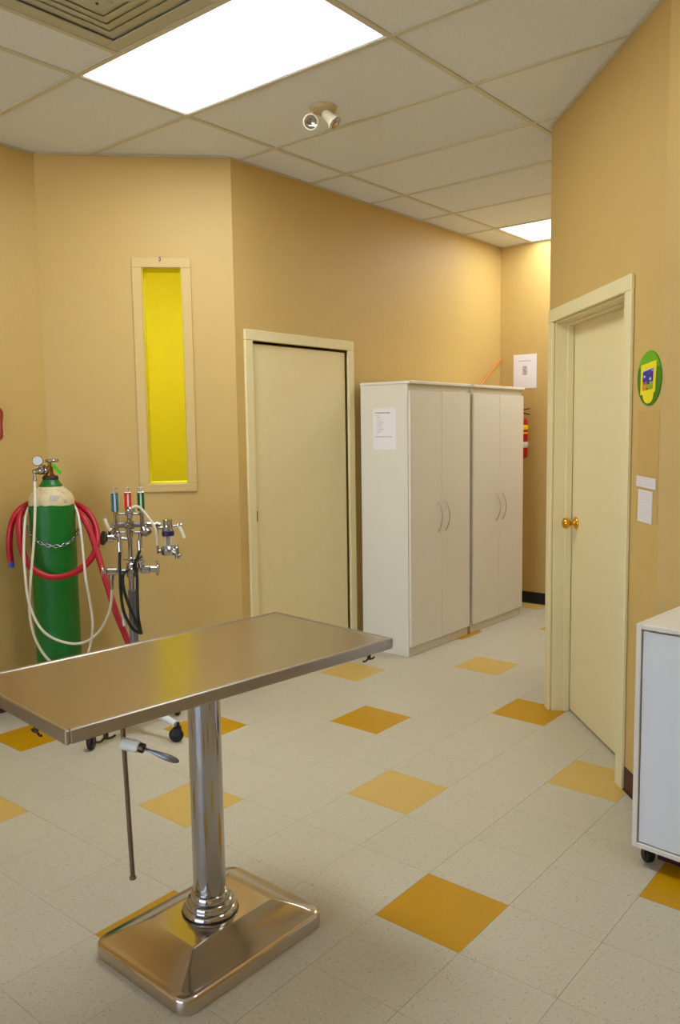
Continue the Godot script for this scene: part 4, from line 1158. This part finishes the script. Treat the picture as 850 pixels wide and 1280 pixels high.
# ---------------------------------------------------------------- small things
func build_small() -> void:
	# fire extinguisher on the far wall
	var t := thing("fire_extinguisher", "red fire extinguisher hung on the far wall beside a tall cabinet", "fire extinguisher", Transform3D(Basis(), V(-1.762, 0, -4.398)))
	part(t, "tank", MB.new().lathe([P2(0, 1.258), P2(0.045, 1.258), P2(0.056, 1.268), P2(0.058, 1.285), P2(0.058, 1.545), P2(0.053, 1.572), P2(0.038, 1.592), P2(0.020, 1.602), P2(0.018, 1.615), P2(0, 1.615)], 32), M.ext_red)
	part(t, "label_band", MB.new().lathe([P2(0.058, 1.494), P2(0.0588, 1.495), P2(0.0588, 1.534), P2(0.058, 1.535)], 32), M.label_yellow, "yellow label band")
	part(t, "label_band", MB.new().lathe([P2(0.058, 1.462), P2(0.0588, 1.463), P2(0.0588, 1.472), P2(0.058, 1.473)], 32), M.label_yellow, "thin yellow label band")
	part(t, "label_band", MB.new().lathe([P2(0.058, 1.345), P2(0.0588, 1.346), P2(0.0588, 1.392), P2(0.058, 1.393)], 32), M.label_white, "white label band")
	part(t, "sticker", MB.new().at(Transform3D(Basis(Vector3.UP, 0.35), Vector3.ZERO)).box(V(0, 1.312, 0.0575), V(0.03, 0.034, 0.003)), M.label_white)
	part(t, "valve", MB.new().rod(V(0, 1.610, 0), V(0, 1.642, 0), 0.016).box(V(0.002, 1.645, 0), V(0.03, 0.018, 0.022), 0.003), M.black_plastic)
	part(t, "lever", MB.new().tube([V(0.0, 1.652, 0), V(0.03, 1.664, 0.002), V(0.08, 1.672, 0.004)], 0.005, 8, 0.01).tube([V(0.005, 1.638, 0), V(0.04, 1.632, 0.002), V(0.082, 1.622, 0.004)], 0.005, 8, 0.01), M.black_plastic, "black squeeze lever")
	part(t, "discharge_hose", MB.new().tube([V(-0.015, 1.645, 0.0), V(-0.05, 1.64, 0.01), V(-0.072, 1.59, 0.01), V(-0.073, 1.45, 0.01), V(-0.07, 1.36, 0.01)], 0.009, 10), M.black_rubber)
	part(t, "wall_bracket", MB.new().box(V(0, 1.45, -0.065), V(0.04, 0.20, 0.012), 0.002), M.satin_chrome)
	# stick on the cabinet top leaning into the corner
	var st := part(self, "wooden_stick", MB.new().rod(V(-1.93, 1.842, -3.98), V(-1.986, 2.105, -4.452), 0.0078, 14), M.orange_wood)
	tag(st, "orange wooden stick on the cabinet top leaning into the far corner", "stick")
	# carved ornament at the left edge
	var orn := thing("wall_ornament", "reddish carved wooden ornament on the left wall above the cylinder", "ornament", Transform3D(Basis(V(0, 0, -1), Vector3.UP, V(1, 0, 0)), V(-2.737, 1.578, -0.27)))
	var loop := []
	for i in 33:
		var a := TAU * i / 32.0
		var yy := cos(a) * 0.082
		var ww := 0.030 + 0.018 * cos(2 * a) + 0.006 * cos(a * 1.0)
		loop.append(V(sin(a) * (ww + 0.020) , yy, 0.014))
	part(orn, "carved_frame", MB.new().tube(loop, 0.010, 10, 0.01), M.carved_wood)
	part(orn, "carved_back", MB.new().box(V(0, 0, 0.005), V(0.04, 0.13, 0.008), 0.003), M.carved_wood)
	part(orn, "bead", MB.new().at(Transform3D(Basis(), V(0.044, -0.058, 0.018))).lathe([P2(0, -0.006), P2(0.006, -0.003), P2(0.0065, 0.002), P2(0, 0.007)], 12, 0.1), M.label_white)


const E_MAIN := 3.3
const E_HALL := 1.75
const E_SIDE := 0.6
const E_PASSAGE := 1.5


func _ready() -> void:
	# camera
	var cam := Camera3D.new()
	cam.name = "camera"
	add_child(cam)
	cam.transform = Transform3D(Basis.from_euler(CAM_ROT), CAM)
	cam.fov = FOV
	cam.near = 0.05
	cam.far = 60.0
	cam.current = true
	# sky, seen only through the rear window
	var we := WorldEnvironment.new()
	we.name = "environment"
	var e := Environment.new()
	e.background_mode = Environment.BG_SKY
	var sky := Sky.new()
	var ps := ProceduralSkyMaterial.new()
	ps.sky_top_color = Color(0.60, 0.72, 0.90)
	ps.sky_horizon_color = Color(0.82, 0.88, 0.96)
	ps.ground_bottom_color = Color(0.84, 0.84, 0.84)
	ps.ground_horizon_color = Color(0.88, 0.89, 0.90)
	sky.sky_material = ps
	e.sky = sky
	e.background_energy_multiplier = 11.0
	e.tonemap_mode = Environment.TONE_MAPPER_LINEAR
	e.tonemap_exposure = 1.05
	e.sdfgi_enabled = true
	e.ssao_enabled = true
	e.ssil_enabled = true
	we.environment = e
	add_child(we)
	make_materials()
	build_shell()
	build_ceiling_things()
	build_cabinets()
	build_table()
	build_cylinder()
	build_machine()
	build_cart()
	build_right_wall_things()
	build_small()
